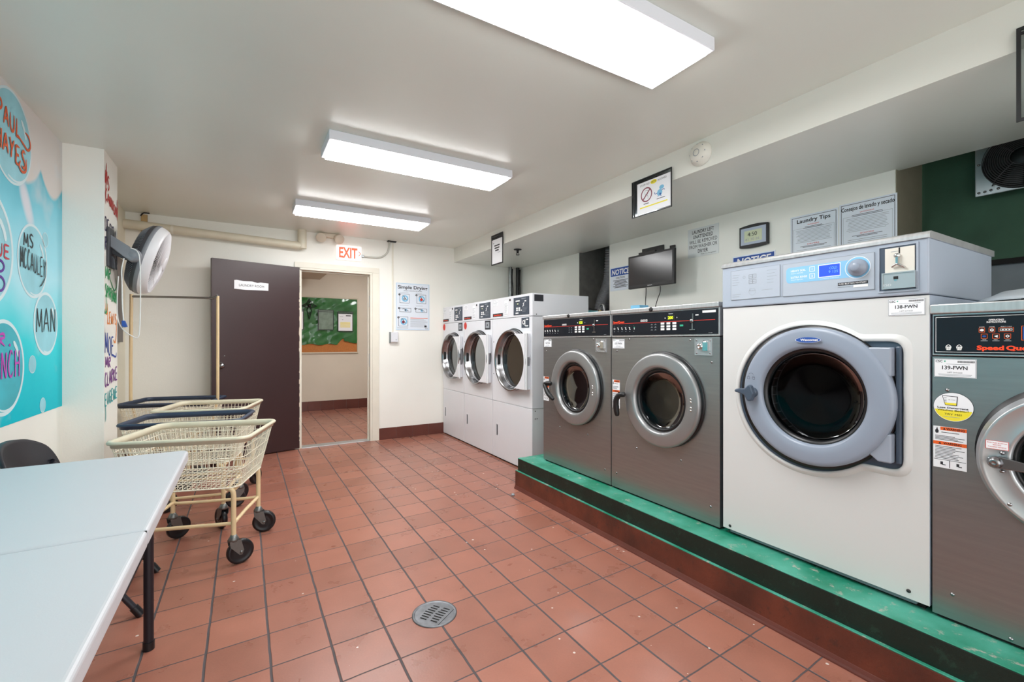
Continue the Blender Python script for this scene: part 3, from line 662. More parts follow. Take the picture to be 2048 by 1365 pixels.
# clock
t = thing('digital_clock', 'digital wall clock with black bowed case and silver face', 'clock', (3.40, 2.05, 2.03))
mb = MB(); pl = []
for i in range(13): a = i / 12; pl.append((1.936 + a * .227, 2.110 + 0.010 * math.sin(a * PI)))
for i in range(13): a = i / 12; pl.append((2.163 - a * .227, 1.948 - 0.010 * math.sin(a * PI)))
mb.prism(fr_, pl, 0.001, 0.028); mb.build('case', 'black', t, bevel=0.003)
mb = MB(); mb.fbox(fr_, 1.948, 2.148, 1.965, 2.095, 0.028, 0.031, 'wasco_grey'); mb.build('face', 'wasco_grey', t)
mb = MB(); mb.fbox(fr_, 1.978, 2.118, 1.985, 2.073, 0.031, 0.0325, 'lcd_green'); mb.build('display', 'lcd_green', t)
mb = MB(); mb.text(fr_, '4:50', 2.053, 2.028, 0.030, 0.075, n=0.0335, m='print_dark'); mb.text(fr_, '81 10 26', 2.053, 1.995, 0.018, 0.11, n=0.0335, m='print_grey'); mb.build('digits', None, t)
# hanging notices on the soffit edge
fs_ = FR(XS)
t = holder(fs_, 1.985, 2.335, 2.085, 2.343, 0.012, 'black edged notice STOP NO PETS ALLOWED with animal drawings on the soffit', 'sleeved notices on the soffit', 0.006, bars=(('v', 2.310),))
mb = MB(); mb.fbox(fs_, 1.995, 2.285, 2.097, 2.315, 0.0135, 0.0142, 'paper'); n = 0.0148
mb.text(fs_, 'STOP! NO', 2.215, 2.288, 0.012, 0.085, n=n, m='print_dark'); mb.disc(fs_, 2.137, 2.294, 0.028, n - .0003, 'print_yellow', 24, ry=0.014); mb.text(fs_, 'PETS', 2.137, 2.288, 0.012, 0.038, n=n, m='print_dark'); mb.text(fs_, 'ALLOWED', 2.065, 2.288, 0.012, 0.075, n=n, m='print_dark')
mb.ring(fs_, 2.20, 2.222, 0.042, 0.050, n, 'print_maroon', 40); mb.poly([fs_.pt(2.20 + a, 2.222 + v, n + .0003) for a, v in ((.034, -.028), (.028, -.034), (-.034, .028), (-.028, .034))], 'print_maroon')
for p in ([(2.215, 2.245), (2.205, 2.252), (2.19, 2.248), (2.185, 2.235), (2.195, 2.222), (2.21, 2.225), (2.215, 2.245)], [(2.205, 2.224), (2.215, 2.205), (2.213, 2.19)], [(2.195, 2.222), (2.185, 2.205), (2.187, 2.19)]): mb.stroke(fs_, p, 0.003, n, 'print_grey')
mb.rect(fs_, 2.18, 2.225, 2.158, 2.163, n, 'print_dark'); mb.rect(fs_, 2.04, 2.11, 2.165, 2.169, n, 'print_dark')
mb.disc(fs_, 2.085, 2.205, 0.022, n, 'print_lightblue', 20); mb.disc(fs_, 2.068, 2.238, 0.02, n, 'print_lightblue', 20, ry=0.014); mb.disc(fs_, 2.08, 2.195, .007, n + .0003, 'print_blue', 12)
for p in ([(2.105, 2.205), (2.125, 2.205), (2.128, 2.22)], [(2.07, 2.215), (2.05, 2.22), (2.043, 2.212)], [(2.078, 2.187), (2.07, 2.178)], [(2.095, 2.187), (2.10, 2.178)]): mb.stroke(fs_, p, 0.004, n, 'print_blue')
mb.rect(fs_, 2.02, 2.26, 2.135, 2.143, n, 'print_yellow'); mb.build('sheet', 'paper', t)
t = holder(fs_, 4.213, 4.472, 2.053, 2.389, 0.012, 'narrow looking sleeved notice on the soffit above the dryers', 'sleeved notices on the soffit', 0.010, bars=(('h', 2.350),))
mb = MB(); mb.fbox(fs_, 4.225, 4.460, 2.068, 2.335, 0.0135, 0.0142, 'paper'); n = .0148
mb.rect(fs_, 4.41, 4.435, 2.292, 2.298, n, 'print_dark')
for i, w in enumerate((0.12, 0.11, 0.08)): mb.rect(fs_, 4.345 - w / 2, 4.345 + w / 2, 2.258 - i * .027, 2.272 - i * .027, n, 'print_dark')
mb.rect(fs_, 4.27, 4.33, 2.182, 2.186, n, 'print_grey'); mb.build('sheet', 'paper', t)
t = holder(fs_, 0.20, 0.466, 1.996, 2.332, 0.012, 'black framed sleeved notice on the soffit above the washer numbered 139', 'sleeved notices on the soffit', 0.011, bars=(('h', 2.305),))
mb = MB(); mb.fbox(fs_, 0.212, 0.447, 2.010, 2.285, 0.0135, 0.0142, 'paper'); mb.lines(fs_, 0.42, 0.25, 2.24, 2.08, 7, 0.006, 'print_dark', 0.0148); mb.build('sheet', 'paper', t)
# smoke detector, sprinkler
t = thing('smoke_detector', 'round off-white smoke detector on the edge of the soffit', 'detector', (2.36, 1.76, 2.36))
c = Vector((2.399, 1.775, 2.353)); mb = MB(); mb.lathe(c, (-1, 0, 0), [(0.072, 0.0), (0.072, 0.012), (0.062, 0.018), (0.058, 0.034), (0.045, 0.046), (0.0, 0.050)], 48); mb.build('cover', 'smoke_white', t)
fsm = FR(2.399); mb = MB(); mb.ring(fsm, 1.775, 2.353, 0.018, 0.022, 0.0505, 'print_grey', 24)
mb.build('indicator_ring', 'print_grey', t)
for k in range(8): an = k * PI / 4; mb = MB(); mb.fbox(fsm, 1.775 + .05 * math.cos(an) - .004, 1.775 + .05 * math.cos(an) + .004, 2.353 + .05 * math.sin(an) - .004, 2.353 + .05 * math.sin(an) + .004, 0.036, 0.041, 'print_grey'); mb.build('vent', 'print_grey', t)
t = thing('sprinkler_head', 'dark fire sprinkler head under the soffit above the dryers', 'sprinkler', (2.68, 4.39, 2.24))
mb = MB(); mb.lathe((2.68, 4.39, 2.2585), (0, 0, -1), [(0, 0), (0.045, 0.0), (0.045, 0.006), (0.015, 0.01), (0.012, 0.045), (0.0, 0.047)], 20, 'pipe_dark')
mb.lathe((2.68, 4.39, 2.2585), (0, 0, -1), [(0, 0.062), (0.02, 0.062), (0.02, 0.066), (0, 0.066)], 16, 'pipe_dark')
for s_ in (-1, 1): mb.tube(smooth3([(2.68 + s_ * .01, 4.39, 2.215), (2.68 + s_ * .02, 4.39, 2.205), (2.68 + s_ * .004, 4.39, 2.193)]), 0.003, 6, 'pipe_dark')
mb.build('head', 'pipe_dark', t)
# corner pipes
for x, m_, lab in ((3.235, 'galv', 'shiny vertical pipe in the far corner, further from the side wall'), (3.358, 'pipe_dark', 'dark vertical pipe in the far corner, hard by the side wall')):
    t = thing('vertical_pipe', lab + ' behind the dryers', 'pipe', (x, 5.5, 1.9), 0, 'vertical pipes in the far corner')
    mb = MB(); mb.tube([(x, 5.5, 0.3), (x, 5.5, 2.2585)], 0.026, 16); mb.build('pipe', m_, t)
    mb = MB(); mb.tube(smooth3([(x + .028, 5.475, 1.66), (x + .018, 5.468, 1.8), (x + .026, 5.472, 1.95), (x + .014, 5.468, 2.1), (x + .02, 5.47, 2.23)]), 0.008, 8); mb.build('cable', 'black', t)
# television on wall bracket
t = thing('television', 'small black flat television on a wall bracket above the washers', 'television', (3.19, 2.89, 1.86))
ft = Fr((3.175, 0, 0), (0, 1, 0), (0, 0, 1), (-1, 0, 0), -1)
mb = MB(); mb.box(3.175, 3.205, 2.618, 3.157, 1.706, 2.017); mb.box(3.205, 3.235, 2.72, 3.06, 1.75, 1.97); mb.build('casing', 'black', t, bevel=0.005)
mb = MB(); mb.rect(ft, 2.637, 3.139, 1.738, 1.999, 0.001); mb.build('screen', 'tv_screen', t)
mb = MB(); mb.text(ft, 'SAMSUNG', 2.888, 1.7165, 0.008, 0.055, n=0.001, m='print_white', bold=0.02); mb.build('logo', None, t)
mb = MB(); mb.box(3.405, 3.419, 2.80, 2.86, 1.86, 2.10); mb.box(3.405, 3.419, 2.93, 3.20, 2.04, 2.125); mb.box(3.235, 3.405, 2.86, 2.92, 1.86, 1.92)
mb.box(3.21, 3.235, 2.86, 3.06, 1.99, 2.045); mb.box(3.235, 3.41, 2.985, 3.015, 2.00, 2.03)
mb.tube([(3.235, 2.97, 2.05), (3.235, 2.97, 2.03)], 0.022, 12)
mb.build('wall_bracket', 'black', t, bevel=0.004)
# cords of the television
t = thing('television_cable', 'pair of thin black cables drooping from the television', 'cable', (3.2, 2.85, 1.6))
for p in ([(3.20, 2.955, 1.7045), (3.22, 2.975, 1.64), (3.24, 3.0, 1.56), (3.26, 3.01, 1.42)], [(3.20, 2.79, 1.7045), (3.22, 2.81, 1.65), (3.25, 2.87, 1.58), (3.28, 2.955, 1.42)]):
    mb = MB(); mb.tube(smooth3(p), 0.0035, 8); mb.build('strand', 'black', t)
# flexible dryer duct, hose tap, pale box in the recess
t = thing('flexible_duct', 'grey ribbed flexible duct rising in the dark wall recess', 'duct', (3.6, 3.75, 1.7))
pth = smooth3([(3.58, 4.0, 1.25), (3.58, 4.0, 1.48), (3.59, 3.96, 1.66), (3.60, 3.89, 1.80), (3.60, 3.84, 1.95), (3.60, 3.81, 2.25)], 44)
mb = MB(); mb.tube(pth, [0.085 + (0.006 if i % 4 < 2 else -0.003) for i in range(len(pth))], 24); mb.build('ribbed_hose', 'duct', t)
t = thing('hose_tap', 'small brass tap with a looped hose beside the flexible duct', 'tap', (3.3, 3.72, 1.5))
mb = MB(); mb.tube(smooth3([(3.33, 3.735, 1.46), (3.33, 3.735, 1.56), (3.33, 3.72, 1.60), (3.33, 3.695, 1.605), (3.33, 3.67, 1.58), (3.33, 3.665, 1.44)]), 0.013, 10); mb.build('hose_loop', 'chrome_soft', t)
mb = MB(); mb.tube([(3.33, 3.735, 1.47), (3.33, 3.735, 1.545)], 0.022, 12); mb.tube([(3.33, 3.71, 1.525), (3.33, 3.77, 1.525)], 0.012, 10); mb.build('valve_body', 'brass', t)
t = thing('supply_cable', 'short black cable looping from the dryer towards the wall recess', 'cable', (3.2, 3.8, 1.55))
mb = MB(); mb.tube(smooth3([(2.95, 3.60, 1.60), (3.05, 3.66, 1.565), (3.18, 3.72, 1.555), (3.30, 3.75, 1.55)]), 0.007, 8); mb.build('strand', 'black', t)
t = thing('junction_box', 'grey-green junction box between the last dryer and the recess', 'box', (3.2, 3.74, 1.47))
mb = MB(); mb.box(3.12, 3.26, 3.68, 3.80, 1.40, 1.535); mb.build('cover', 'teal', t, bevel=0.004)
# exhaust fan in the green alcove
t = thing('exhaust_fan', 'round black exhaust fan behind a wire guard on the green wall', 'fan', (3.76, 0.70, 2.22))
fx = FR(3.735); mb = MB(); mb.fbox(fx, 0.44, 0.898, 2.065, 2.44, -0.01, 0.0); mb.build('mounting_plate', 'fan_plate', t, bevel=0.006)
mb = MB(); mb.lathe((3.735, 0.70, 2.235), (-1, 0, 0), [(0.165, 0), (0.165, 0.004), (0.158, 0.008), (0.15, 0.001), (0.0, 0.001)], 48); mb.build('opening', 'blackgap', t)
for k in range(5):
    an = k * 2 * PI / 5; pl = [(0.70 + r * math.cos(an + d), 2.235 + r * math.sin(an + d)) for r, d in ((0.04, -.25), (0.145, -.28), (0.148, .28), (0.04, .3))]
    mb = MB(); mb.prism(fx, pl, 0.010, 0.013); mb.build('blade', 'pipe_dark', t)
mb = MB(); mb.lathe((3.735, 0.70, 2.235), (-1, 0, 0), [(0.05, 0.005), (0.05, 0.03), (0.04, 0.036), (0, 0.038)], 24); mb.build('motor_hub', 'black', t)
mb = MB()
for i in range(13):
    r = 0.045 + i * 0.0097; h = 0.062 - 0.03 * (i / 12) ** 2
    mb.tube([fx.pt(0.70 + r * math.cos(q * PI / 24), 2.235 + r * math.sin(q * PI / 24), h) for q in range(48)], 0.0022, 5, closed=True)
for k in range(4):
    an = PI / 4 + k * PI / 2; mb.tube([fx.pt(0.70 + r * math.cos(an), 2.235 + r * math.sin(an), h) for r, h in ((0.04, .06), (0.1, .056), (0.15, .04), (0.175, .004))], 0.003, 6)
mb.build('wire_guard', 'guard_wire', t)
for a, v in ((0.88, 2.085), (0.855, 2.085), (0.83, 2.088), (0.80, 2.09), (0.88, 2.25), (0.755, 2.10)): mb = MB(); mb.lathe(fx.pt(a, v), (-1, 0, 0), [(0.007, 0), (0.007, 0.004), (0, 0.005)], 10); mb.build('bolt', 'chrome_soft', t)
# ------------------------------------------------------------------ laundry machines
def hole_plate(mb, fr, a0, a1, v0, v1, ca, cv, r, n, m=None, depth=0.05, N=96, outline=None, smooth=False):
    """flat plate with a round hole; depth adds the collar of the hole going inwards"""
    ang = sorted(set([2 * PI * i / N for i in range(N)] + [math.atan2(v - cv, a - ca) % (2 * PI) for a in (a0, a1) for v in (v0, v1)]))
    inner = [(ca + r * math.cos(t), cv + r * math.sin(t)) for t in ang]; outer = []
    for t in ang:
        if outline: R = outline(t)
        else:
            dx, dy = math.cos(t), math.sin(t); R = 9
            if dx > 1e-9: R = min(R, (a1 - ca) / dx)
            if dx < -1e-9: R = min(R, (a0 - ca) / dx)
            if dy > 1e-9: R = min(R, (v1 - cv) / dy)
            if dy < -1e-9: R = min(R, (v0 - cv) / dy)
        outer.append((ca + R * math.cos(t), cv + R * math.sin(t)))
    mb.loft([[fr.pt(a, v, n) for a, v in outer], [fr.pt(a, v, n) for a, v in inner]], m, smooth)
    if depth: mb.loft([[fr.pt(a, v, n) for a, v in inner], [fr.pt(a, v, n - depth) for a, v in inner]], m, True)
    return mb
def open_box(mb, x0, x1, y0, y1, z0, z1, m=None):
    """box without its x0 (front) side"""
    return mb.add([(x, y, z) for x in (x0, x1) for y in (y0, y1) for z in (z0, z1)], [(4, 6, 7, 5), (0, 4, 5, 1), (2, 3, 7, 6), (0, 2, 6, 4), (1, 5, 7, 3)], m)
def screws(t, fr, pts, m='chrome_soft', r=0.006):
    for a, v in pts:
        mb = MB(); mb.lathe(fr.pt(a, v, 0), fr.N, [(r, 0), (r * .9, 0.002), (0, 0.0035)], 12); mb.build('screw', m, t)
def tag_label(mb, fr, a1, a0, v0, v1, code, n, big=True):
    """white asset sticker; a1 is its side with the larger y (reading starts there)"""
    W, H = a1 - a0, v1 - v0; c = (a0 + a1) / 2
    mb.fbox(fr, a0, a1, v0, v1, n - .001, n, 'paper'); mb.rline(fr, a0 + .001, a1 - .001, v0 + .001, v1 - .001, 0.0009, n + .0003, 'print_dark')
    mb.text(fr, 'CSC', a1 - W * .04, v1 - H * .20, H * .12, W * .17, n=n + .0004, m='print_dark', bold=0.02, align='l'); mb.poly([fr.pt(a1 - W * .24, v1 - H * .10, n + .0004), fr.pt(a1 - W * .29, v1 - H * .10, n + .0004), fr.pt(a1 - W * .27, v1 - H * .2, n + .0004)], 'print_green')
    for i in range(22): mb.rect(fr, a0 + W * (.04 + i * .018), a0 + W * (.04 + i * .018 + .009), v1 - H * .2, v1 - H * .09, n + .0004, 'print_dark')
    mb.text(fr, code, c, v0 + H * .43, H * .19, W * .60, n=n + .0004, m='print_dark', bold=0.022)
    mb.text(fr, '1-877-264-6622', c, v0 + H * .23, H * .07, W * .36, n=n + .0004, m='print_dark'); mb.lines(fr, a1 - W * .08, a0 + W * .08, v0 + H * .19, v0 + H * .07, 2, H * .02, 'print_grey', n + .0004, True, .8)
    mb.lines(fr, a1 - W * .3, a0 + W * .1, v1 - H * .26, v1 - H * .31, 1, H * .02, 'print_grey', n + .0004)
def warn_label(mb, fr, a1, a0, v0, v1, n):
    W, H = a1 - a0, v1 - v0; c = (a0 + a1) / 2; mb.fbox(fr, a0, a1, v0, v1, n - .001, n, 'paper'); e = n + .0004
    mb.rect(fr, a0, a1 - W * .22, v1 - H * .085, v1 - H * .005, e, 'print_orange'); mb.text(fr, 'WARNING', a0 + W * .33, v1 - H * .075, H * .055, W * .54, n=e + .0003, m='print_black', bold=.02)
    mb.poly([fr.pt(a1 - W * .30, v1 - H * .07, e + .0003), fr.pt(a1 - W * .38, v1 - H * .07, e + .0003), fr.pt(a1 - W * .34, v1 - H * .02, e + .0003)], 'print_black')
    mb.rect(fr, a0, a1, v0 + H * .56, v0 + H * .64, e, 'print_orange'); mb.text(fr, 'WARNING', a0 + W * .42, v0 + H * .575, H * .052, W * .54, n=e + .0003, m='print_black', bold=.02)
    mb.poly([fr.pt(a1 - W * .16, v0 + H * .575, e + .0003), fr.pt(a1 - W * .25, v0 + H * .575, e + .0003), fr.pt(a1 - W * .205, v0 + H * .625, e + .0003)], 'print_black')
    fl_ = [(.09, .83), (.16, .84), (.17, .89), (.14, .93), (.12, .985), (.095, .93), (.06, .90), (.06, .86)]
    mb.poly([fr.pt(a1 - W * p, v0 + H * q, e) for p, q in fl_], 'print_dark')
    mb.lines(fr, a1 - W * .25, a0 + W * .05, v1 - H * .11, v1 - H * .16, 1, H * .014, 'print_dark', e); mb.lines(fr, a1 - W * .06, a0 + W * .05, v0 + H * .79, v0 + H * .67, 4, H * .012, 'print_dark', e)
    mb.lines(fr, a1 - W * .06, a0 + W * .05, v0 + H * .54, v0 + H * .22, 9, H * .012, 'print_dark', e); mb.rect(fr, a0 + W * .02, a1 - W * .02, v0 + H * .195, v0 + H * .205, e, 'print_dark'); mb.rect(fr, c - W * .01, c + W * .01, v0 + H * .02, v0 + H * .2, e, 'print_dark')
    for q in (.26, .74): mb.rect(fr, a1 - W * (q + .04), a1 - W * (q - .04), v0 + H * .08, v0 + H * .15, e, 'print_dark'); mb.rect(fr, a1 - W * (q + .12), a1 - W * (q + .02), v0 + H * .07, v0 + H * .09, e, 'print_dark')

def steel_washer(y0, y1, label, code, yc, zc, R, digits, lever, X=2.07, depth=1.0):
    """y1 is the far side (larger y)"""
    t = thing('front_load_washer', label, 'washing machine', (X, (y0 + y1) / 2, 0.25), 0, 'steel front load washers')
    fr = FR(X); e = 0.002
    mb = MB(); open_box(mb, X, X + depth, y0, y1, 0.262, 1.232); hole_plate(mb, fr, y0, y1, 0.262, 1.232, yc, zc, R * .76, 0, depth=0.06); mb.build('body', 'steel', t)
    mb = MB(); mb.box(X + 0.012, X + depth - .03, y0 + .01, y1 - .01, 0.2505, 0.262); mb.build('base', 'blackgap', t)
    mb = MB(); mb.box(X + 0.0, X + depth, y0, y1, 1.236, 1.384); mb.build('head', 'steel_cap', t, bevel=0.002)
    mb = MB(); mb.box(X - 0.012, X + depth, y0, y1, 1.384, 1.410); mb.build('top_cover', 'steel_cap', t, bevel=0.004)
    mb = MB(); mb.fbox(fr, y0 + .008, y1 - .008, 1.246, 1.378, 0, 0.004); cp = mb.build('control_panel', 'panel_black', t, bevel=0.003)
    mb = MB(); mb.lathe(fr.pt(y0 + (y1 - y0) * .56, 1.396, 0.012), (-1, 0, 0), [(0.013, 0), (0.013, 0.006), (0.006, 0.009), (0, 0.006)], 20); mb.build('top_lock', 'black', t)
    n = 0.0046; W = y1 - y0; A = lambda q: y1 - W * q
    mb = MB(); mb.rect(fr, A(.97), A(.015), 1.319, 1.3215, n, 'print_red'); mb.build('red_line', 'print_red', cp)
    mb = MB(); mb.text(fr, 'SpeedQueen', A(.025), 1.3245, 0.013, W * .125, n=n, m='speed_red', bold=.03, align='l'); mb.build('logo', 'speed_red', cp)
    mb = MB()
    for i in range(3): mb.frame(fr, A(.345 + .024 * i), A(.327 + .024 * i), 1.327, 1.339, 0.002, n - .001, n, 'print_white'); mb.rect(fr, A(.342 + .024 * i), A(.330 + .024 * i), 1.333, 1.335, n, 'print_white')
    for i in range(6):
        a = A(.03 + .043 * i)
        if i == 0: mb.ring(fr, a - .007, 1.288, .0045, .007, n, 'print_white', 12)
        elif i == 5: mb.rect(fr, a - .014, a - .009, 1.281, 1.295, n, 'print_white'); mb.rect(fr, a - .016, a - .006, 1.291, 1.297, n, 'print_green')
        else: mb.stroke(fr, [(a, 1.296), (a - .008, 1.290), (a - .006, 1.284), (a - .014, 1.281)], 0.004, n, 'print_white', False); mb.rect(fr, a - .010, a - .002, 1.290, 1.295, n, 'print_white')
        mb.rect(fr, a - .011, a - .003, 1.268, 1.271, n, 'print_grey'); mb.rect(fr, a - .008, a - .006, 1.304, 1.3065, n, 'print_grey')
    for i in range(3):
        for j in range(2): mb.rect(fr, A(.447 + j * .035), A(.428 + j * .035), 1.305 - i * .016, 1.307 - i * .016, n, 'print_grey'); mb.rect(fr, A(.442 + j * .035), A(.434 + j * .035), 1.309 - i * .016, 1.311 - i * .016, n, 'print_grey')
    mb.text(fr, 'Quantum', A(.613), 1.362, 0.005, .03, n=n, m='print_white', bold=.02); mb.disc(fr, A(.563), 1.341, .0035, n, 'print_white', 12); mb.disc(fr, A(.667), 1.341, .0035, n, 'print_grey', 12)
    if lever: mb.rect(fr, A(.975), A(.875), 1.358, 1.370, n, 'print_white')
    mb.rect(fr, A(.845), A(.82), 1.346, 1.352, n, 'print_white'); mb.rect(fr, A(.95), A(.92), 1.252, 1.2535, n, 'print_grey')
    mb.build('panel_print', 'print_white', cp)
    mb = MB(); mb.fbox(fr, A(.652), A(.582), 1.330, 1.355, n, n + .0008, 'black'); mb.text(fr, digits, A(.612), 1.334, 0.016, .036, n=n + .0012, m='led_green', bold=.03); mb.build('display', 'black', cp)
    for i in range(3):
        for j in range(3):
            mb = MB(); mb.fbox(fr, A(.557 + j * .053), A(.524 + j * .053), 1.304 - i * .0165, 1.316 - i * .0165, n, n + .002); mb.build('button', 'print_white', cp, bevel=.001)
    mb = MB(); mb.fbox(fr, A(.722), A(.693), 1.290, 1.300, n, n + .002); mb.build('start_button', 'print_green', cp, bevel=.001)
    mb = MB(); a = A(.80); mb.fbox(fr, a - .006, a + .002, 1.322, 1.357, n, n + .004); mb.lathe(fr.pt(a + .006, 1.318, n), (-1, 0, 0), [(0.012, 0), (0.012, .006), (.006, .010), (0, .01)], 16)
    mb.fbox(fr, a - .002, a + .006, 1.272, 1.312, n, n + .003); mb.fbox(fr, a - .016, a + .02, 1.268, 1.274, n, n + .004); mb.build('coin_slot', 'chrome_soft', cp)
    # lock plate
    mb = MB(); a0, a1 = A(.975), A(.825) ; a0, a1 = y0 + .042, y0 + .145
    mb.fbox(fr, a0, a1, 1.135, 1.224, 0.0, 0.002); mb.frame(fr, a0, a1, 1.135, 1.224, 0.006, 0.002, 0.005); lp = mb.build('lock_plate', 'steel_light', t)
    mb = MB(); c = ((a0 + a1) / 2, 1.182); mb.lathe(fr.pt(c[0] + .014, c[1], .002), (-1, 0, 0), [(.017, 0), (.017, .014), (.012, .02), (.006, .02), (.005, .012), (0, .012)], 20); mb.fbox(fr, c[0] - .032, c[0] - .002, 1.160, 1.204, .002, .014)
    mb.lathe(fr.pt(c[0] - .012, c[1] + .018, .002), (-1, 0, 0), [(.014, 0), (.014, .010), (0, .012)], 20); mb.build('lock', 'chrome', lp)
    for q, v in ((a0 + .012, 1.146), (a1 - .012, 1.146), (a0 + .012, 1.213), (a1 - .012, 1.213)):
        mb = MB(); mb.lathe(fr.pt(q, v, .002), (-1, 0, 0), [(.005, 0), (.004, .003), (0, .004)], 10); mb.build('bolt', 'chrome_soft', lp)
    mb = MB(); tag_label(mb, fr, y1 - .010, y1 - .012 - (.105 if lever else .10), 1.162, 1.222, code, .002); mb.build('number_sticker', 'paper', t)
    mb = MB(); warn_label(mb, fr, y1 - .003 if not lever else y1 - .010, y1 - .075, 0.735 if not lever else .775, .925 if not lever else .958, .002); mb.build('warning_label', 'paper', t)
    # door
    mb = MB(); mb.lathe(fr.pt(yc - .006, zc + .006, 0), (-1, 0, 0), [(R + .004, 0), (R + .006, .006), (R + .001, .010), (R * .8, .012)], 72); mb.build('door_gasket', 'gasket', t)
    mb = MB(); prof = [(R - .003, .012), (R, .016), (R, .032), (R - .004, .038), (R - .010, .041), (R - .016, .042), (R - .050, .0445), (R * .76, .045), (R * .72, .044), (R * .70, .040), (R * .68, .030), (R * .665, .012)]
    mb.lathe(fr.pt(yc, zc, 0), (-1, 0, 0), prof, 96); d = mb.build('door', 'ring_steel', t)
    mb = MB(); mb.lathe(fr.pt(yc, zc, 0), (-1, 0, 0), [(R * .665, .024), (R * .63, .028), (R * .60, .016), (R * .60, .004)], 72); mb.build('window_seal', 'gasket', d)
    mb = MB(); mb.lathe(fr.pt(yc, zc, 0), (-1, 0, 0), [(R * .61, .016), (R * .60, .006), (R * .57, .0), (R * .4, -.004), (0, -.006)], 72); mb.build('door_glass', 'glass_washer', d)
    mb = MB(); mb.lathe(fr.pt(yc, zc, 0), (-1, 0, 0), [(R * .76, -.02), (R * .70, -.05), (R * .70, -.06), (R * .93, -.07), (R * .93, -.50), (0, -.50)], 64); mb.build('drum', 'drum', t)
    for k in range(3):
        an = .5 + k * 2 * PI / 3; c = fr.pt(yc + R * .88 * math.cos(an), zc + R * .88 * math.sin(an), -.30)
        mb = MB(); mb.tube([c + Vector((-.18, 0, 0)), c + Vector((.18, 0, 0))], .022, 10); mb.build('drum_paddle', 'drum', t)
    for dv in (.03, .015, -.015, -.03):
        mb = MB(); mb.lathe(fr.pt(yc - R * .83, zc + dv, .044), (-1, 0, 0), [(.006, 0), (.005, .003), (0, .004)], 12); mb.build('rivet', 'chrome', d)
    mb = MB()
    if lever:
        mb.tube([fr.pt(yc + .262, zc + .008, .05), fr.pt(yc + .262, zc + .008, .085)], .017, 14)
        mb.tube(smooth3([fr.pt(yc + .225, zc + .010, .078), fr.pt(yc + .262, zc + .006, .084), fr.pt(yc + .288, zc - .025, .086), fr.pt(yc + .296, zc - .075, .080), fr.pt(yc + .292, zc - .128, .074)], 6), [.008, .010, .013, .015, .015, .015, .015, .016, .016, .016, .016, .017, .017, .018, .018, .018, .018, .019, .019, .018, .018, .017, .016, .014, .010], 12)
    else:
        mb.tube([fr.pt(yc + .255, zc + .012, .05), fr.pt(yc + .255, zc + .012, .085)], .018, 14)
        mb.tube(smooth3([fr.pt(yc + .215, zc + .016, .078), fr.pt(yc + .285, zc + .010, .084), fr.pt(yc + .262, zc - .03, .088), fr.pt(yc + .225, zc - .070, .088), fr.pt(yc + .178, zc - .102, .080)], 6), [.007, .009, .011, .012, .013, .013, .014, .015, .015, .016, .016, .016, .016, .017, .017, .018, .018, .018, .018, .018, .018, .017, .016, .014, .010], 12)
    mb.build('door_handle', 'black', d)
    return t, fr
t, fr = steel_washer(2.214, 2.990, 'stainless steel front load washer next to the dryers, display reading 125', '125-FWN', 2.567, .873, .268, '125', False)
screws(t, fr, [(2.772, .555), (2.447, .553), (2.949, 1.130), (2.270, .350), (2.90, 1.222), (2.385, 1.222)])
t, fr = steel_washer(1.424, 2.206, 'stainless steel front load washer beside the tall white one, display reading 200', '137-FWN', 1.786, .871, .268, '200', True)
screws(t, fr, [(1.987, .552), (1.660, .551), (1.476, .354), (2.161, .356), (2.048, 1.221), (2.156, 1.147), (1.60, 1.215), (1.47, 1.10)])
# blue box on the second washer
t = thing('soap_box', 'small pale blue box on the steel washers below the television', 'box', (2.7, 2.55, 1.41))
mb = MB(); mb.box(2.64, 2.74, 2.505, 2.600, 1.4105, 1.492); mb.build('box', 'print_lightblue', t, bevel=.003)
mb = MB(); mb.box(2.56, 2.76, 2.20, 2.40, 1.4103, 1.413) if False else None

# tall white and grey washer
WX = 2.065; fw = FR(WX); y0, y1 = .610, 1.402
t = thing('front_load_washer', 'tall white washer with grey round door and blue grey control head, numbered 138', 'washing machine', (WX, 1.0, .25), 0)
DCy, DCz, DR = .978, .980, .286
mb = MB(); open_box(mb, WX, WX + .68, y0, y1, .278, 1.372, 'wasco_grey'); hole_plate(mb, fw, y0, y1, .278, 1.372, DCy, DCz, .20, 0, 'wasco_white', depth=.08); mb.build('body', 'wasco_white', t)
mb = MB(); mb.box(WX + .03, WX + .66, y0 + .02, y1 - .02, .2505, .278); mb.build('base', 'blackgap', t)
mb = MB(); mb.box(WX + .012, WX + .03, y0 + .04, y1 - .03, .262, .274); mb.build('base_rail', 'bluegrey', t)
# moulded recess around the door: circle joined to a hinge bay
def keyhole(r, yR, z0, z1, cr):
    C = (1.007, .968)
    def f(th):
        dx, dy = math.cos(th), math.sin(th)
        ox, oy = DCy - C[0], DCz - C[1]; b = ox * dx + oy * dy; c = ox * ox + oy * oy - r * r; R = -b + math.sqrt(max(b * b - c, 0))
        if dx < 0:
            # superelliptic-cornered hinge bay (towards smaller y)
            best = 0
            s = 0.2
            while s < .5:
                y, z = DCy + s * dx, DCz + s * dy
                ins = yR <= y and z0 <= z <= z1
                if ins and y < yR + cr and (z > z1 - cr or z < z0 + cr):
                    zz = z1 - cr if z > z1 - cr else z0 + cr; ins = math.hypot(y - (yR + cr), z - zz) <= cr
                if ins: best = s
                s += .001
            R = max(R, best)
        return R
    return f
k1, k2, k3 = keyhole(.330, .656, .708, 1.236, .05), keyhole(.316, .668, .722, 1.222, .045), keyhole(.305, .679, .735, 1.209, .035)
ANG = [2 * PI * i / 360 for i in range(360)]
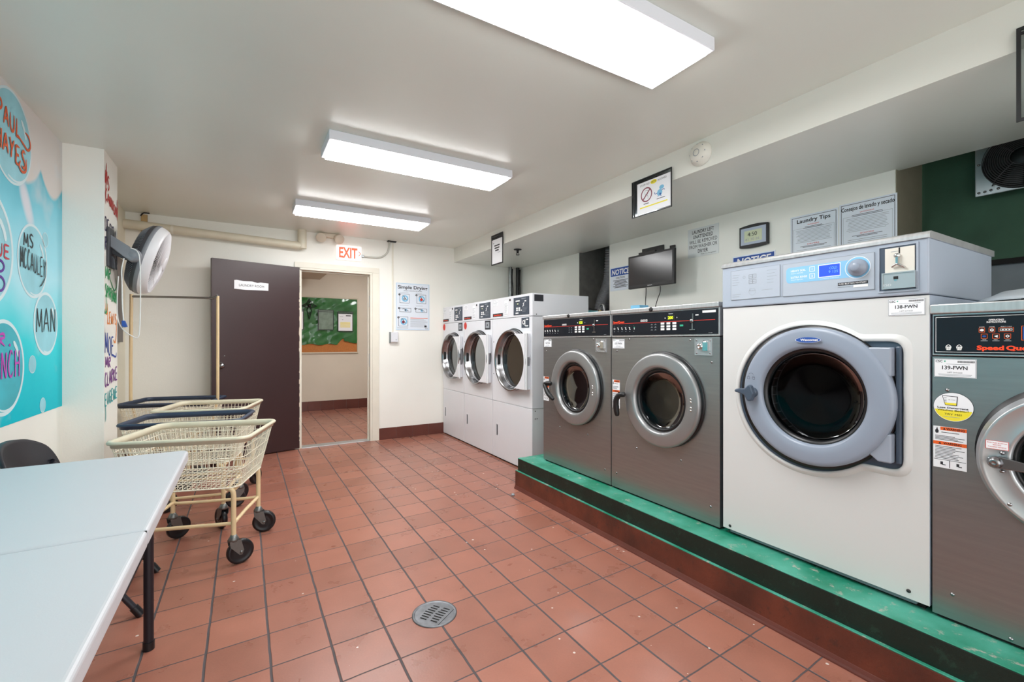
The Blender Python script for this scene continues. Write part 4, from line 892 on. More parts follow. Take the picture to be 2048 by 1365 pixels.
def kr(f, n, sh=1.0): 
    R = [f(a) for a in ANG]; R = [sum(R[(i + j) % 360] for j in (-2, -1, 0, 1, 2)) / 5 for i in range(360)]
    return [fw.pt(DCy + R[i] * math.cos(ANG[i]), DCz + R[i] * math.sin(ANG[i]), n) for i in range(360)]
mb = MB(); mb.loft([kr(k1, 0), kr(k2, .010), kr(k3, .010), kr(k3, .001)], 'wasco_white', smooth=True); mb.build('recess_rim', 'wasco_white', t)
mb = MB(); mb.loft([kr(k3, .0012), [fw.pt(DCy + .202 * math.cos(a), DCz + .202 * math.sin(a), .0012) for a in ANG]], 'recess_dark', smooth=False); mb.build('door_recess', 'recess_dark', t)
mb = MB(); mb.lathe(fw.pt(.993, .975, .001), (-1, 0, 0), [(.302, 0), (.302, .012), (.285, .014)], 96); mb.build('door_gasket', 'gasket', t)
mb = MB(); mb.lathe(fw.pt(DCy, DCz, 0), (-1, 0, 0), [(DR - .004, .012), (DR, .02), (DR, .042), (DR - .003, .048), (DR - .009, .052), (DR - .018, .054), (DR - .05, .0545), (.212, .053), (.205, .049), (.201, .042), (.199, .034), (.197, .01)], 128); dr = mb.build('door', 'ring_grey', t)
mb = MB(); mb.lathe(fw.pt(DCy, DCz, 0), (-1, 0, 0), [(.199, .036), (.190, .034), (.184, .020), (.183, .0)], 96); mb.build('window_seal', 'gasket', dr)
mb = MB(); mb.lathe(fw.pt(DCy, DCz, 0), (-1, 0, 0), [(.184, .024), (.182, .008), (.174, .0), (.12, -.006), (0, -.008)], 96); mb.build('door_glass', 'glass_wasco', dr)
mb = MB(); mb.lathe(fw.pt(DCy, DCz, 0), (-1, 0, 0), [(.20, -.03), (.20, -.07), (.275, -.085), (.275, -.52), (0, -.52)], 64); mb.build('drum', 'drum', t)
mb = MB(); pl = [(1.283, .984), (1.262, .990), (1.235, .992), (1.216, 1.012), (1.204, 1.005), (1.200, .985), (1.192, .972), (1.200, .950), (1.205, .936), (1.222, .936), (1.238, .962), (1.262, .968), (1.285, .972)]
mb.prism(fw, pl, .066, .092, smooth=False); mb.lathe(fw.pt(1.215, .974, .056), (-1, 0, 0), [(.024, 0), (.022, .012), (.016, .014)], 20); mb.build('door_handle', 'recess_dark', dr, bevel=.006, seg=3)
mb = MB(); mb.disc(fw, .977, 1.2145, .050, .0625, 'print_blue', 40, ry=.0125); mb.ring(fw, .977, 1.2145, .047, .049, .0628, 'paper', 40, e=.24); mb.text(fw, 'Wascomat', .972, 1.2105, .009, .068, n=.063, m='print_white', bold=.03); mb.build('logo', None, dr)
mb = MB()
for dy in (1.232, 1.208): mb.rline(fw, dy - .006, dy + .006, 1.034, 1.044, .0012, .0620, 'print_dark'); mb.ring(fw, dy, 1.045, .0035, .0047, .0620, 'print_dark', 12, 0, PI)
mb.ring(fw, 1.220, 1.050, .012, .0132, .0620, 'print_dark', 16, .5, PI - .5); mb.build('lock_symbols', None, dr)
for z0_, z1_ in ((1.080, 1.186), (.762, .868)):
    mb = MB(); mb.prism(fw, [(.704, z0_), (.704, z1_), (.775, z1_), (.80, z0_ + .02 if z0_ > 1 else z1_ - .06), (.745, z0_)], .0, .044); mb.build('hinge_cover', 'hinge_grey', t, bevel=.005)
mb = MB(); mb.fbox(fw, .684, .700, .76, 1.19, .001, .018); mb.build('hinge_bar', 'recess_dark', t, bevel=.004)
mb = MB(); tag_label(mb, fw, .728, .621, 1.303, 1.364, '138-FWN', .002); mb.build('number_sticker', 'paper', t)
screws(t, fw, [(1.365, .295), (.668, .305)], 'pipe_dark', .007)
# control head
mb = MB(); mb.box(WX - .008, WX + .69, y0 - .0, y1, 1.376, 1.574); mb.build('control_head', 'wasco_head', t, bevel=.005)
mb = MB(); kx = WX - .014
pr = [(kx, 1.572), (kx, 1.584), (kx + .005, 1.592), (kx + .018, 1.598), (WX + .71, 1.598), (WX + .71, 1.572)]
mb.add([(x, y, z) for y in (y0 - .004, y1 + .002) for x, z in pr], [tuple(range(6)), tuple(range(11, 5, -1))] + [(i, (i + 1) % 6, 6 + (i + 1) % 6, 6 + i) for i in range(6)]); mb.build('top_cover', 'steel_cap', t, bevel=.0015)
fh = FR(WX - .008)
mb = MB(); mb.fbox(fh, 1.117, 1.353, 1.410, 1.552, 0, .003); mb.build('instruction_panel', 'wasco_inset', t, bevel=.002)
mb = MB(); mb.fbox(fh, .767, 1.105, 1.407, 1.549, 0, .003); pb = mb.build('control_panel', 'wasco_inset', t, bevel=.002)
n = .0036; mb = MB(); mb.rline(fh, 1.117, 1.353, 1.410, 1.552, .0012, n, 'print_grey'); mb.lines(fh, 1.345, 1.305, 1.535, 1.475, 5, .0016, n=n); mb.lines(fh, 1.175, 1.13, 1.54, 1.47, 5, .0016, n=n); mb.lines(fh, 1.345, 1.29, 1.44, 1.42, 2, .0016, n=n); mb.lines(fh, 1.20, 1.13, 1.452, 1.44, 1, .0016, n=n)
for v in (1.505, 1.48): mb.rline(fh, 1.225, 1.262, v, v + .020, .0024, n, 'print_grey'); mb.rect(fh, 1.242, 1.245, v, v + .02, n, 'print_grey'); mb.rect(fh, 1.23, 1.258, v + .009, v + .011, n, 'print_grey')
mb.ring(fh, 1.285, 1.515, .005, .0065, n, 'print_grey', 12); mb.ring(fh, 1.245, 1.443, .016, .0168, n, 'print_grey', 24); mb.text(fh, 'Press', 1.245, 1.446, .006, .03, n=n, m='print_grey'); mb.build('print', None, t)
mb = MB(); mb.rline(fh, .767, 1.105, 1.407, 1.549, .0012, n, 'print_grey')
pl = [(1.079, 1.462), (.860, 1.461), (.850, 1.47), (.845, 1.50), (.85, 1.528), (1.079, 1.530)]
out = [(1.087, 1.468), (1.090, 1.478), (1.090, 1.517), (1.087, 1.525), (1.079, 1.530), (.845, 1.530), (.845, 1.461), (1.079, 1.462)]
mb.poly([fh.pt(a, v, n) for a, v in out], 'panel_blue'); mb.disc(fh, .821, 1.497, .043, n + .0003, 'paper', 48); mb.disc(fh, .821, 1.497, .041, n + .0005, 'panel_blue', 48); mb.disc(fh, .821, 1.497, .037, n + .0007, 'print_lightblue', 48)
e = n + .0004
mb.text(fh, 'HEAVY SOIL', 1.070, 1.510, .0080, .060, n=e, m='print_white', bold=.02, align='l'); mb.text(fh, 'SELECT BEFORE', 1.070, 1.501, .004, .05, n=e, m='print_white', align='l')
mb.text(fh, 'EXTRA RINSE', 1.070, 1.482, .0080, .066, n=e, m='print_white', bold=.02, align='l'); mb.text(fh, 'SELECT BEFORE', 1.070, 1.473, .004, .05, n=e, m='print_white', align='l')
for v, s_ in ((1.503, '1'), (1.474, '2')): mb.rline(fh, .974, .995, v, v + .021, .002, e, 'print_white'); mb.text(fh, s_, .9845, v + .006, .009, n=e, m='print_white', bold=.03)
mb.rect(fh, .879, .961, 1.473, 1.5255, e, 'paper'); mb.text(fh, 'COMPASS CONTROL', .918, 1.4655, .0035, .07, n=e, m='print_white')
mb.fbox(fh, .787, .889, 1.432, 1.4435, n - .001, e, 'print_dark'); mb.text(fh, 'PUSH BUTTON TO START', .838, 1.4352, .005, .094, n=e + .0003, m='print_white', bold=.01)
mb.rect(fh, .787, .835, 1.420, 1.430, e, 'print_white'); mb.rect(fh, .845, .889, 1.425, 1.427, e, 'print_grey'); mb.build('panel_print', None, pb)
mb = MB(); mb.fbox(fh, .882, .958, 1.476, 1.5225, e, e + .0004, 'lcd_blue'); mb.text(fh, 'COLD', .905, 1.503, .010, .028, n=e + .0008, m='print_lightblue'); mb.text(fh, '9 125', .905, 1.488, .010, .034, n=e + .0008, m='print_lightblue'); mb.build('display', 'lcd_blue', pb)
mb = MB(); mb.lathe(fh.pt(.819, 1.496, .003), (-1, 0, 0), [(.033, 0), (.033, .010), (.028, .018), (.018, .020), (.017, .032), (.014, .036), (0, .034)], 40); mb.build('knob', 'ring_grey', pb)
# coin box bay
mb = MB(); a0, a1 = .643, .751
mb.frame(fh, a0 - .006, a1 + .006, 1.390, 1.564, .006, 0, .004, 'wasco_head'); mb.fbox(fh, a0, a1, 1.398, 1.558, .0005, .001, 'recess_dark'); cb = mb.build('coin_bay', 'wasco_head', t)
mb = MB(); mb.fbox(fh, a0 + .004, a1 - .018, 1.463, 1.552, .001, .006); mb.build('coin_plate', 'coin_plate', cb)
mb = MB(); mb.fbox(fh, .688, .692, 1.530, 1.551, .0062, .007, 'print_black'); mb.fbox(fh, .693, .715, 1.538, 1.5395, .0062, .007, 'print_grey'); mb.lathe(fh.pt(.695, 1.522, .006), (-1, 0, 0), [(.010, 0), (.009, .010), (.003, .016), (0, .016)], 16, 'chrome'); mb.fbox(fh, .690, .697, 1.490, 1.518, .006, .020, 'chrome'); mb.tube(smooth3([fh.pt(.71, 1.482, .012), fh.pt(.692, 1.490, .018), fh.pt(.672, 1.476, .012)]), .004, 8, 'chrome'); mb.build('coin_mechanism', 'chrome', cb)
mb = MB(); mb.fbox(fh, a0 + .002, a1 - .012, 1.404, 1.460, .001, .010); mb.frame(fh, a0, a1 - .010, 1.402, 1.462, .004, .001, .013, 'steel_light'); mb.build('coin_drawer', 'teal', cb)
mb = MB(); mb.fbox(fh, .692, .706, 1.436, 1.447, .010, .0108, 'print_black'); mb.disc(fh, .700, 1.434, .005, .0106, 'chrome', 14); mb.text(fh, 'ESD', .725, 1.413, .008, .025, n=.0108, m='print_white'); mb.build('drawer_lock', None, cb)

# washer 139 at the frame edge
RX = 2.07; fq = FR(RX); y0, y1 = -.10, .604
t = thing('front_load_washer', 'stainless steel washer with silver lever door, numbered 139, cut by the frame', 'washing machine', (RX, .25, .25), 0, 'steel front load washers')
yc, zc, R = .261, .843, .217
mb = MB(); open_box(mb, RX, RX + .70, y0, y1, .262, 1.156); hole_plate(mb, fq, y0, y1, .262, 1.156, yc, zc, .165, 0, depth=.06); mb.build('body', 'steel', t)
mb = MB(); mb.box(RX + .012, RX + .67, y0 + .01, y1 - .01, .2505, .262); mb.build('base', 'blackgap', t)
mb = MB(); mb.box(RX, RX + .70, y0, y1, 1.160, 1.304); mb.build('head', 'steel_light', t, bevel=.002)
mb = MB(); mb.box(RX - .012, RX + .70, y0, y1 + .004, 1.304, 1.337); mb.build('top_cover', 'steel_cap', t, bevel=.004)
mb = MB(); mb.fbox(fq, y0 + .006, y1 - .004, 1.166, 1.298, 0, .004); cp = mb.build('control_panel', 'panel_black', t, bevel=.004)
n = .0046; mb = MB(); mb.rline(fq, y0 + .012, y1 - .010, 1.172, 1.292, .0014, n, 'print_white')
mb.text(fq, 'OPERATING', .4475, 1.2755, .0052, .034, n=n, m='print_white', bold=.03); mb.text(fq, 'INSTRUCTIONS', .4475, 1.2685, .0052, .043, n=n, m='print_white', bold=.03)
for a0, a1, v0, v1, k, s_ in ((.473, .487, 1.238, 1.253, 0, 'LOAD'), (.450, .464, 1.238, 1.253, 1, 'DOOR'), (.409, .442, 1.239, 1.253, 2, 'SELECT CYCLE'), (.467, .482, 1.218, 1.233, 3, 'ADD'), (.440, .456, 1.218, 1.233, 4, 'INSERT'), (.415, .430, 1.218, 1.233, 5, 'ADD')):
    mb.rline(fq, a0, a1, v0, v1, .001, n, 'print_orange'); c = (a0 + a1) / 2; z_ = (v0 + v1) / 2
    if k == 0: mb.disc(fq, c, z_, .005, n, 'print_white', 10, ry=.004)
    if k == 1: mb.ring(fq, c, z_, .002, .0045, n, 'print_white', 12)
    if k == 2:
        mb.rect(fq, a0 + .003, a1 - .003, v0 + .004, v1 - .004, n, 'print_white')
        for q in range(4): mb.disc(fq, a1 - .006 - q * .007, z_, .0022, n + .0003, 'print_black', 10)
    if k == 3: mb.disc(fq, c, z_, .0045, n, 'print_blue', 10, ry=.003)
    if k == 4: mb.poly([fq.pt(c - .004, z_ + .004, n), fq.pt(c - .004, z_ - .005, n), fq.pt(c + .004, z_, n)], 'print_white')
    if k == 5: mb.ring(fq, c, z_, .0022, .005, n, 'print_white', 4)
    if k < 3: mb.text(fq, s_, c, v1 + .0015, .0025, min(a1 - a0, .028) * .85, n=n, m='print_white')
    else: mb.text(fq, s_, c, v0 - .0045, .0025, .009, n=n, m='print_white'); mb.rect(fq, c - .008, c + .008, v0 - .0085, v0 - .0065, n, 'print_grey')
mb.frame(fq, .330, .393, 1.212, 1.257, .0012, n - .001, n, 'print_orange'); mb.rect(fq, .333, .390, 1.215, 1.254, n, 'print_blue')
for c in (.561, .534):
    mb.add([fq.pt(c + a, 1.187 + v, n) for a, v in ((-.008, .004), (.008, .004), (.005, -.008), (-.005, -.008))], [(0, 1, 2, 3)], 'print_white'); mb.stroke(fq, [(c + .006, 1.192), (c, 1.197), (c - .006, 1.192)], .002, n, 'print_white', False)
    for q in (-.004, 0, .004): mb.rect(fq, c + q - .0004, c + q + .0004, 1.181, 1.189, n + .0003, 'print_black')
mb.build('panel_print', None, cp)
mb = MB(); mb.text(fq, 'Speed', .492, 1.1815, .0130, .062, n=n, m='speed_red', bold=.045, align='l'); mb.text(fq, 'Queen', .4255, 1.1815, .0130, .070, n=n, m='speed_red', bold=.045, align='l'); mb.build('logo', 'speed_red', cp)
mb = MB(); tag_label(mb, fq, .599, .493, 1.086, 1.149, '139-FWN', .002); mb.build('number_sticker', 'paper', t)
mb = MB(); warn_label(mb, fq, .601, .516, .773, .915, .002); mb.build('warning_label', 'paper', t)
mb = MB(); n = .0015; mb.disc(fq, .550, .985, .051, n, 'print_dark', 48, ry=.0495); mb.disc(fq, .550, .985, .050, n + .0003, 'paper', 48, ry=.0485)
pl = [(.550 + .0485 * math.cos(a), .985 + .047 * math.sin(a)) for a in [PI + .22 + i * (PI - .44) / 24 for i in range(25)]]
mb.poly([fq.pt(a, v, n + .0006) for a, v in pl], 'print_yellow')
e = n + .001
mb.poly([fq.pt(a, v, e) for a, v in ((.578, 1.023), (.538, 1.022), (.540, .990), (.570, .990))], 'print_dark'); mb.poly([fq.pt(a, v, e + .0003) for a, v in ((.576, 1.021), (.540, 1.020), (.542, .992), (.569, .992))], 'paper'); mb.poly([fq.pt(a, v, e + .0005) for a, v in ((.571, .999), (.541, .999), (.542, .992), (.569, .992))], 'print_yellow')
for q in range(4): mb.rect(fq, .566, .573, 1.000 + q * .005, 1.0012 + q * .005, e + .0006, 'print_dark')
mb.text(fq, 'USE 1/4 CUP', .553, 1.008, .003, .018, n=e + .0006, m='print_dark')
mb.text(fq, 'Less Detergent', .551, .979, .0058, .078, n=e, m='print_black', bold=.02); mb.text(fq, 'Washes Better!', .551, .9705, .0058, .078, n=e, m='print_black', bold=.02); mb.text(fq, 'TRY ME!', .550, .957, .006, .044, n=e, m='print_black', bold=.02); mb.lines(fq, .575, .525, .953, .949, 1, .0015, 'print_grey', e)
mb.build('round_sticker', 'paper', t)
mb = MB(); mb.lathe(fq.pt(yc + .004, zc + .012, 0), (-1, 0, 0), [(R + .016, 0), (R + .014, .008), (R * .8, .010)], 72); mb.build('door_gasket', 'gasket', t)
mb = MB(); mb.lathe(fq.pt(yc, zc, 0), (-1, 0, 0), [(R + .012, .010), (R + .012, .022), (R, .026), (R, .046), (R - .005, .052), (R - .012, .050), (R - .016, .048), (.156, .044), (.150, .046), (.145, .038), (.145, .006)], 96); d = mb.build('door', 'steel_light', t)
mb = MB(); mb.lathe(fq.pt(yc, zc, 0), (-1, 0, 0), [(.145, .03), (.140, .034), (.136, .02), (.136, 0)], 72); mb.build('window_seal', 'gasket', d)
mb = MB(); mb.lathe(fq.pt(yc, zc, 0), (-1, 0, 0), [(.136, .012), (.134, -.02), (.12, -.05), (0, -.06)], 72); mb.build('door_glass', 'glass_washer', d)
mb = MB(); mb.lathe(fq.pt(yc, zc, 0), (-1, 0, 0), [(.165, -.02), (.165, -.06), (.22, -.07), (.22, -.42), (0, -.42)], 48); mb.build('drum', 'cream', t)
mb = MB(); mb.lathe(fq.pt(.437, .832, .048), (-1, 0, 0), [(.018, 0), (.018, .018), (.012, .028), (.006, .030), (0, .027)], 28); mb.prism(fq, [(.452, .830), (.447, .846), (.430, .852), (.34, .838), (.18, .834), (.18, .812), (.34, .815), (.43, .815), (.447, .819)], .052, .064); mb.build('door_handle', 'chrome_soft', d, bevel=.002)
mb = MB(); mb.fbox(fq, .410, .461, .871, .898, .0505, .0512, 'paper'); mb.rline(fq, .410, .461, .871, .898, .0012, .0515, 'print_red')
mb.text(fq, 'PUSH RED BUTTON', .4355, .889, .0035, .043, n=.0515, m='print_red'); mb.text(fq, 'BEFORE', .4355, .883, .0035, .018, n=.0515, m='print_red'); mb.text(fq, 'TURNING HANDLE', .4355, .8765, .0035, .040, n=.0515, m='print_red'); mb.build('warning_sticker', 'paper', d)
screws(t, fq, [(.552, .347), (.416, .272), (.565, 1.042)])
screws(d, Fr((RX - .049, 0, 0), (0, 1, 0), (0, 0, 1), (-1, 0, 0), -1), [(.409, .707), (.425, .862), (.452, .838), (.425, .805)])
# upturned grey lid on that washer
t = thing('plastic_lid', 'shallow grey round plastic lid lying on top of the steel washer', 'lid', (2.34, .34, 1.338))
mb = MB(); c = (2.33, .30, 1.338)
mb.lathe(c, (0, 0, 1), [(.250, .006), (.252, .010), (.235, .020), (.215, .028), (.19, .042), (.12, .052), (.0, .055)], 64); mb.lathe(c, (0, 0, 1), [(.250, .006), (.225, .012), (.18, .02), (0, .022)], 64); mb.build('dome', 'lid_grey', t)
for k in range(8):
    an = k * PI / 4 + .2; mb = MB(); mb.tube([(c[0] + .10 * math.cos(an), c[1] + .10 * math.sin(an), c[2] + .010), (c[0] + .21 * math.cos(an), c[1] + .21 * math.sin(an), c[2] + .0085)], .008, 8); mb.build('rib', 'lid_grey', t)

# ------------------------------------------------------------------ dryers
def dryer(y0, y1, label, last, yc, R):
    X = 2.24; fr = FR(X); W = y1 - y0; t = thing('tumble_dryer', label, 'dryer', (X, (y0 + y1) / 2, 0), 0, 'white tumble dryers')
    zc = 1.022
    A = lambda q: y1 - W * q; g = .003
    mb = MB(); open_box(mb, X, X + .66, y0 + g, y1 - g, .594, 1.436); hole_plate(mb, fr, y0 + g, y1 - g, .594, 1.436, yc, zc, R - .04, 0, depth=.06); mb.build('body', 'white_metal', t)
    mb = MB(); mb.box(X, X + .66, y0 + g, y1 - g, 1.440, 1.648); hd = mb.build('header', 'white_metal', t, bevel=.004)
    mb = MB(); mb.box(X + .012, X + .65, y0 + .006, y1 - .006, .0, .012, 'blackgap'); mb.box(X + .01, X + .65, y0 + .006, y1 - .006, .012, .592, 'dryer_side'); mb.build('base', 'dryer_side', t)
    mb = MB(); mb.box(X + .012, X + .64, y0 + .006, y1 - .006, 1.434, 1.442); mb.build('gap_strip', 'blackgap', t)
    mb = MB(); mb.box(X, X + .01, y0 + .004, y1 - .004, .014, .588)
    lo = mb.build('lower_panel', 'white_metal', t, bevel=.003)
    mb = MB(); s0, s1 = A(.165), A(.095); mb.fbox(fr, s0, s1, .228, .362, 0, .002, 'white_metal'); mb.fbox(fr, s0 + .010, s1 - .010, .238, .352, .002, .0024, 'print_grey'); mb.fbox(fr, s0 + .014, s1 - .024, .245, .345, .0024, .003, 'print_dark'); mb.build('pull_slot', 'white_metal', lo)
    n = .001
    mb = MB(); mb.fbox(fr, A(.93), A(.57), 1.458, 1.624, 0, .004, 'panel_navy'); kp = mb.build('control_panel', 'panel_navy', hd)
    mb = MB(); n = .0045
    mb.rect(fr, A(.72), A(.62), 1.585, 1.597, n, 'print_white'); mb.disc(fr, A(.67), 1.565, .022, n, 'print_dark', 24, ry=.016); mb.rect(fr, A(.69), A(.655), 1.558, 1.570, n + .0003, 'lcd_green')
    for i in range(2):
        for j in range(2): mb.rect(fr, A(.675 + j * .055), A(.635 + j * .055), 1.495 + i * .019, 1.510 + i * .019, n, 'print_white')
    mb.rect(fr, A(.77), A(.745), 1.494, 1.505, n, 'print_white'); mb.rect(fr, A(.69), A(.62), 1.470, 1.482, n, 'print_white'); mb.rect(fr, A(.87), A(.83), 1.578, 1.588, n, 'print_white')
    mb.stroke(fr, [(A(.83), 1.568), (A(.80), 1.56), (A(.815), 1.545), (A(.78), 1.535)], .008, n, 'print_white'); mb.rect(fr, A(.755), A(.75), 1.465, 1.6, n, 'print_dark')
    mb.lines(fr, A(.76), A(.88), 1.615, 1.600, 1, .006, 'print_grey', n); mb.lines(fr, A(.78), A(.9), 1.53, 1.48, 4, .002, 'print_grey', n); mb.build('panel_print', None, hd)
    mb = MB(); mb.fbox(fr, A(.285), A(.01), 1.461, 1.493, 0, .003, 'print_dark'); mb.text(fr, 'SpeedQueen', A(.145), 1.470, .013, W * .22, n=.0036, m='speed_red', bold=.03); mb.build('logo_plate', None, hd)
    mb = MB(); mb.fbox(fr, A(.15), A(.02), 1.570, 1.632, 0, .001, 'paper'); mb.rline(fr, A(.15), A(.02), 1.570, 1.632, .0012, .0014, 'print_grey'); mb.lines(fr, A(.03), A(.14), 1.622, 1.58, 4, .003, 'print_grey', .0014, True); mb.build('number_sticker', 'paper', hd)
    mb = MB(); mb.fbox(fr, A(.43), A(.32), 1.460, 1.618, 0, .001, 'paper'); mb.rline(fr, A(.43), A(.32), 1.460, 1.618, .0012, .0014, 'print_grey')
    mb.lines(fr, A(.33), A(.42), 1.585, 1.47, 9, .004, 'print_grey', .0014); mb.build('instruction_sticker', 'paper', hd)
    mb = MB(); mb.lathe(fr.pt(A(.475), 1.613), (-1, 0, 0), [(.011, 0), (.011, .005), (.005, .007), (0, .005)], 16); mb.build('lock', 'pipe_dark', hd)
    mb = MB(); mb.fbox(fr, A(.93), A(.76), 1.334, 1.428, 0, .004, 'panel_navy' if last else 'print_dark')
    if last: mb.ring(fr, A(.81), 1.385, .012, .022, .0045, 'print_white', 10); mb.rect(fr, A(.915), A(.87), 1.405, 1.415, .0045, 'print_white'); mb.rect(fr, A(.915), A(.85), 1.345, 1.355, .0045, 'print_white'); mb.rect(fr, A(.85), A(.835), 1.35, 1.41, .0045, 'print_white')
    else: mb.rect(fr, A(.905), A(.785), 1.350, 1.412, .0045, 'print_grey'); mb.disc(fr, A(.84), 1.38, .012, .0048, 'print_dark', 14)
    mb.build('coin_box_lock', None, t)
    if not last:
        mb = MB(); mb.disc(fr, A(.055), 1.389, .039, .001, 'print_red', 32, ry=.042); mb.build('red_dot_sticker', 'print_red', t)
    # door
    mb = MB(); mb.lathe(fr.pt(yc - .004, zc + .022, 0), (-1, 0, 0), [(R - .006, .001), (R - .008, .012), (R - .012, .014)], 72); mb.build('door_gasket', 'gasket', t)
    mb = MB(); mb.lathe(fr.pt(yc, zc, 0), (-1, 0, 0), [(R - .004, .004), (R, .010), (R, .052), (R - .004, .060), (R - .012, .061), (R - .020, .054), (R - .030, .030), (R - .042, -.010), (R - .046, -.016)], 96); d = mb.build('door', 'chrome_soft', t)
    mb = MB(); mb.lathe(fr.pt(yc, zc, 0), (-1, 0, 0), [(R - .046, -.014), (R - .054, -.010), (R - .056, -.02)], 72); mb.build('window_seal', 'gasket', d)
    mb = MB(); mb.lathe(fr.pt(yc, zc, 0), (-1, 0, 0), [(R - .050, -.016), (0, -.018)], 72); mb.build('door_glass', 'glass_dryer', d)
    mb = MB(); mb.lathe(fr.pt(yc, zc, 0), (-1, 0, 0), [(.262, -.055), (.262, -.07), (.285, -.075), (.285, -.60), (0, -.60)], 64); mb.build('drum', 'dryer_drum', t)
    pl = []
    for i in range(13):
        an = -.82 + 1.64 * i / 12; pl.append((yc - (R - .012) * math.cos(an), zc - (R - .012) * math.sin(an)))
    pl = [(yc - .135, 1.292), (y0 + .045, 1.292), (y0 + .045, .735), (yc - .135, .735)] + [p for p in reversed(pl)][::-1][:0]
    arc = [(yc - (R - .020) * math.cos(an), zc + (R - .020) * math.sin(an)) for an in [-1.20 + 2.40 * i / 24 for i in range(25)]]
    mb = MB(); zt = R * math.sin(1.2) - .02 * math.sin(1.2); poly = [(y0 + .034, zc + zt)] + [(y0 + .034, zc - zt)] + arc
    mb.prism(fr, poly, .004, .0625); mb.build('hinge_plate', 'white_metal', d, bevel=0)
    mb = MB(); mb.tube([fr.pt(y0 + .030, .765, .045), fr.pt(y0 + .030, 1.28, .045)], .010, 10); mb.build('hinge', 'dryer_side', d)
    mb = MB(); mb.fbox(fr, yc + R - .040, yc + R - .030, zc - .05, zc + .05, .006, .036); mb.build('door_pull', 'pipe_dark', d)
    screws(t, fr, [(A(.03), 1.20), (A(.03), .87)], 'pipe_dark', .005)
    return t
y_a, y_b, y_c, y_d = 5.545, 4.892, 4.172, 3.412
dryer(y_b, y_a, 'white tumble dryer against the far wall, with a red dot sticker', False, 5.19, .280)
dryer(y_c, y_b, 'middle white tumble dryer of the row, with a red dot sticker', False, 4.492, .292)
t = dryer(y_d, y_c, 'white tumble dryer beside the steel washers, without a red dot', True, 3.738, .295)
fside = Fr((0, y_d + .003, 0), (1, 0, 0), (0, 0, 1), (0, -1, 0), 1)
mb = MB(); mb.fbox(fside, 2.262, 2.362, 1.575, 1.635, 0, .0015); mb.build('side_sticker', 'print_dark', t)
mb = MB(); mb.fbox(fside, 2.55, 2.63, 1.43, 1.455, 0, .012); mb.build('side_bracket', 'galv', t)
screws(t, fside, [(2.285, 1.455), (2.272, .57), (2.272, .50), (2.292, .50)], 'pipe_dark', .005)
# floor drain and pebble
t = thing('floor_drain', 'round grey iron floor drain with slots set in the tiles', 'drain', (.722, 1.889, 0))
mb = MB(); mb.lathe((.722, 1.889, 0), (0, 0, 1), [(.098, .0), (.098, .004), (.090, .0045), (.086, .002)], 48); mb.build('rim', 'iron', t)
fz = Fr((.722, 1.889, 0), (math.cos(.6), math.sin(.6), 0), (-math.sin(.6), math.cos(.6), 0), (0, 0, 1), 1)
mb = MB(); mb.disc(fz, 0, 0, .087, .0022, 'iron', 48)
for r_ in range(2):
    for i in range(7):
        a = -.052 + i * .0165 + r_ * .004; v0 = .006 if r_ == 0 else -.046; L = .042 - abs(i - 3) * .003; mb.rect(fz, a - .0038, a + .0038, v0, v0 + L, .0028, 'blackgap')
mb.rect(fz, -.07, .07, -.062, -.059, .0028, 'blackgap'); mb.build('grate', 'iron', t)
t = tag(MB().lathe((1.80, 3.02, 0), (0, 0, 1), [(.0, 0.0), (.012, .002), (.015, .009), (.010, .016), (0, .018)], 14).build('pebble', 'print_grey'), 'small grey pebble on the tiles near the corner of the green plinth', 'pebble')
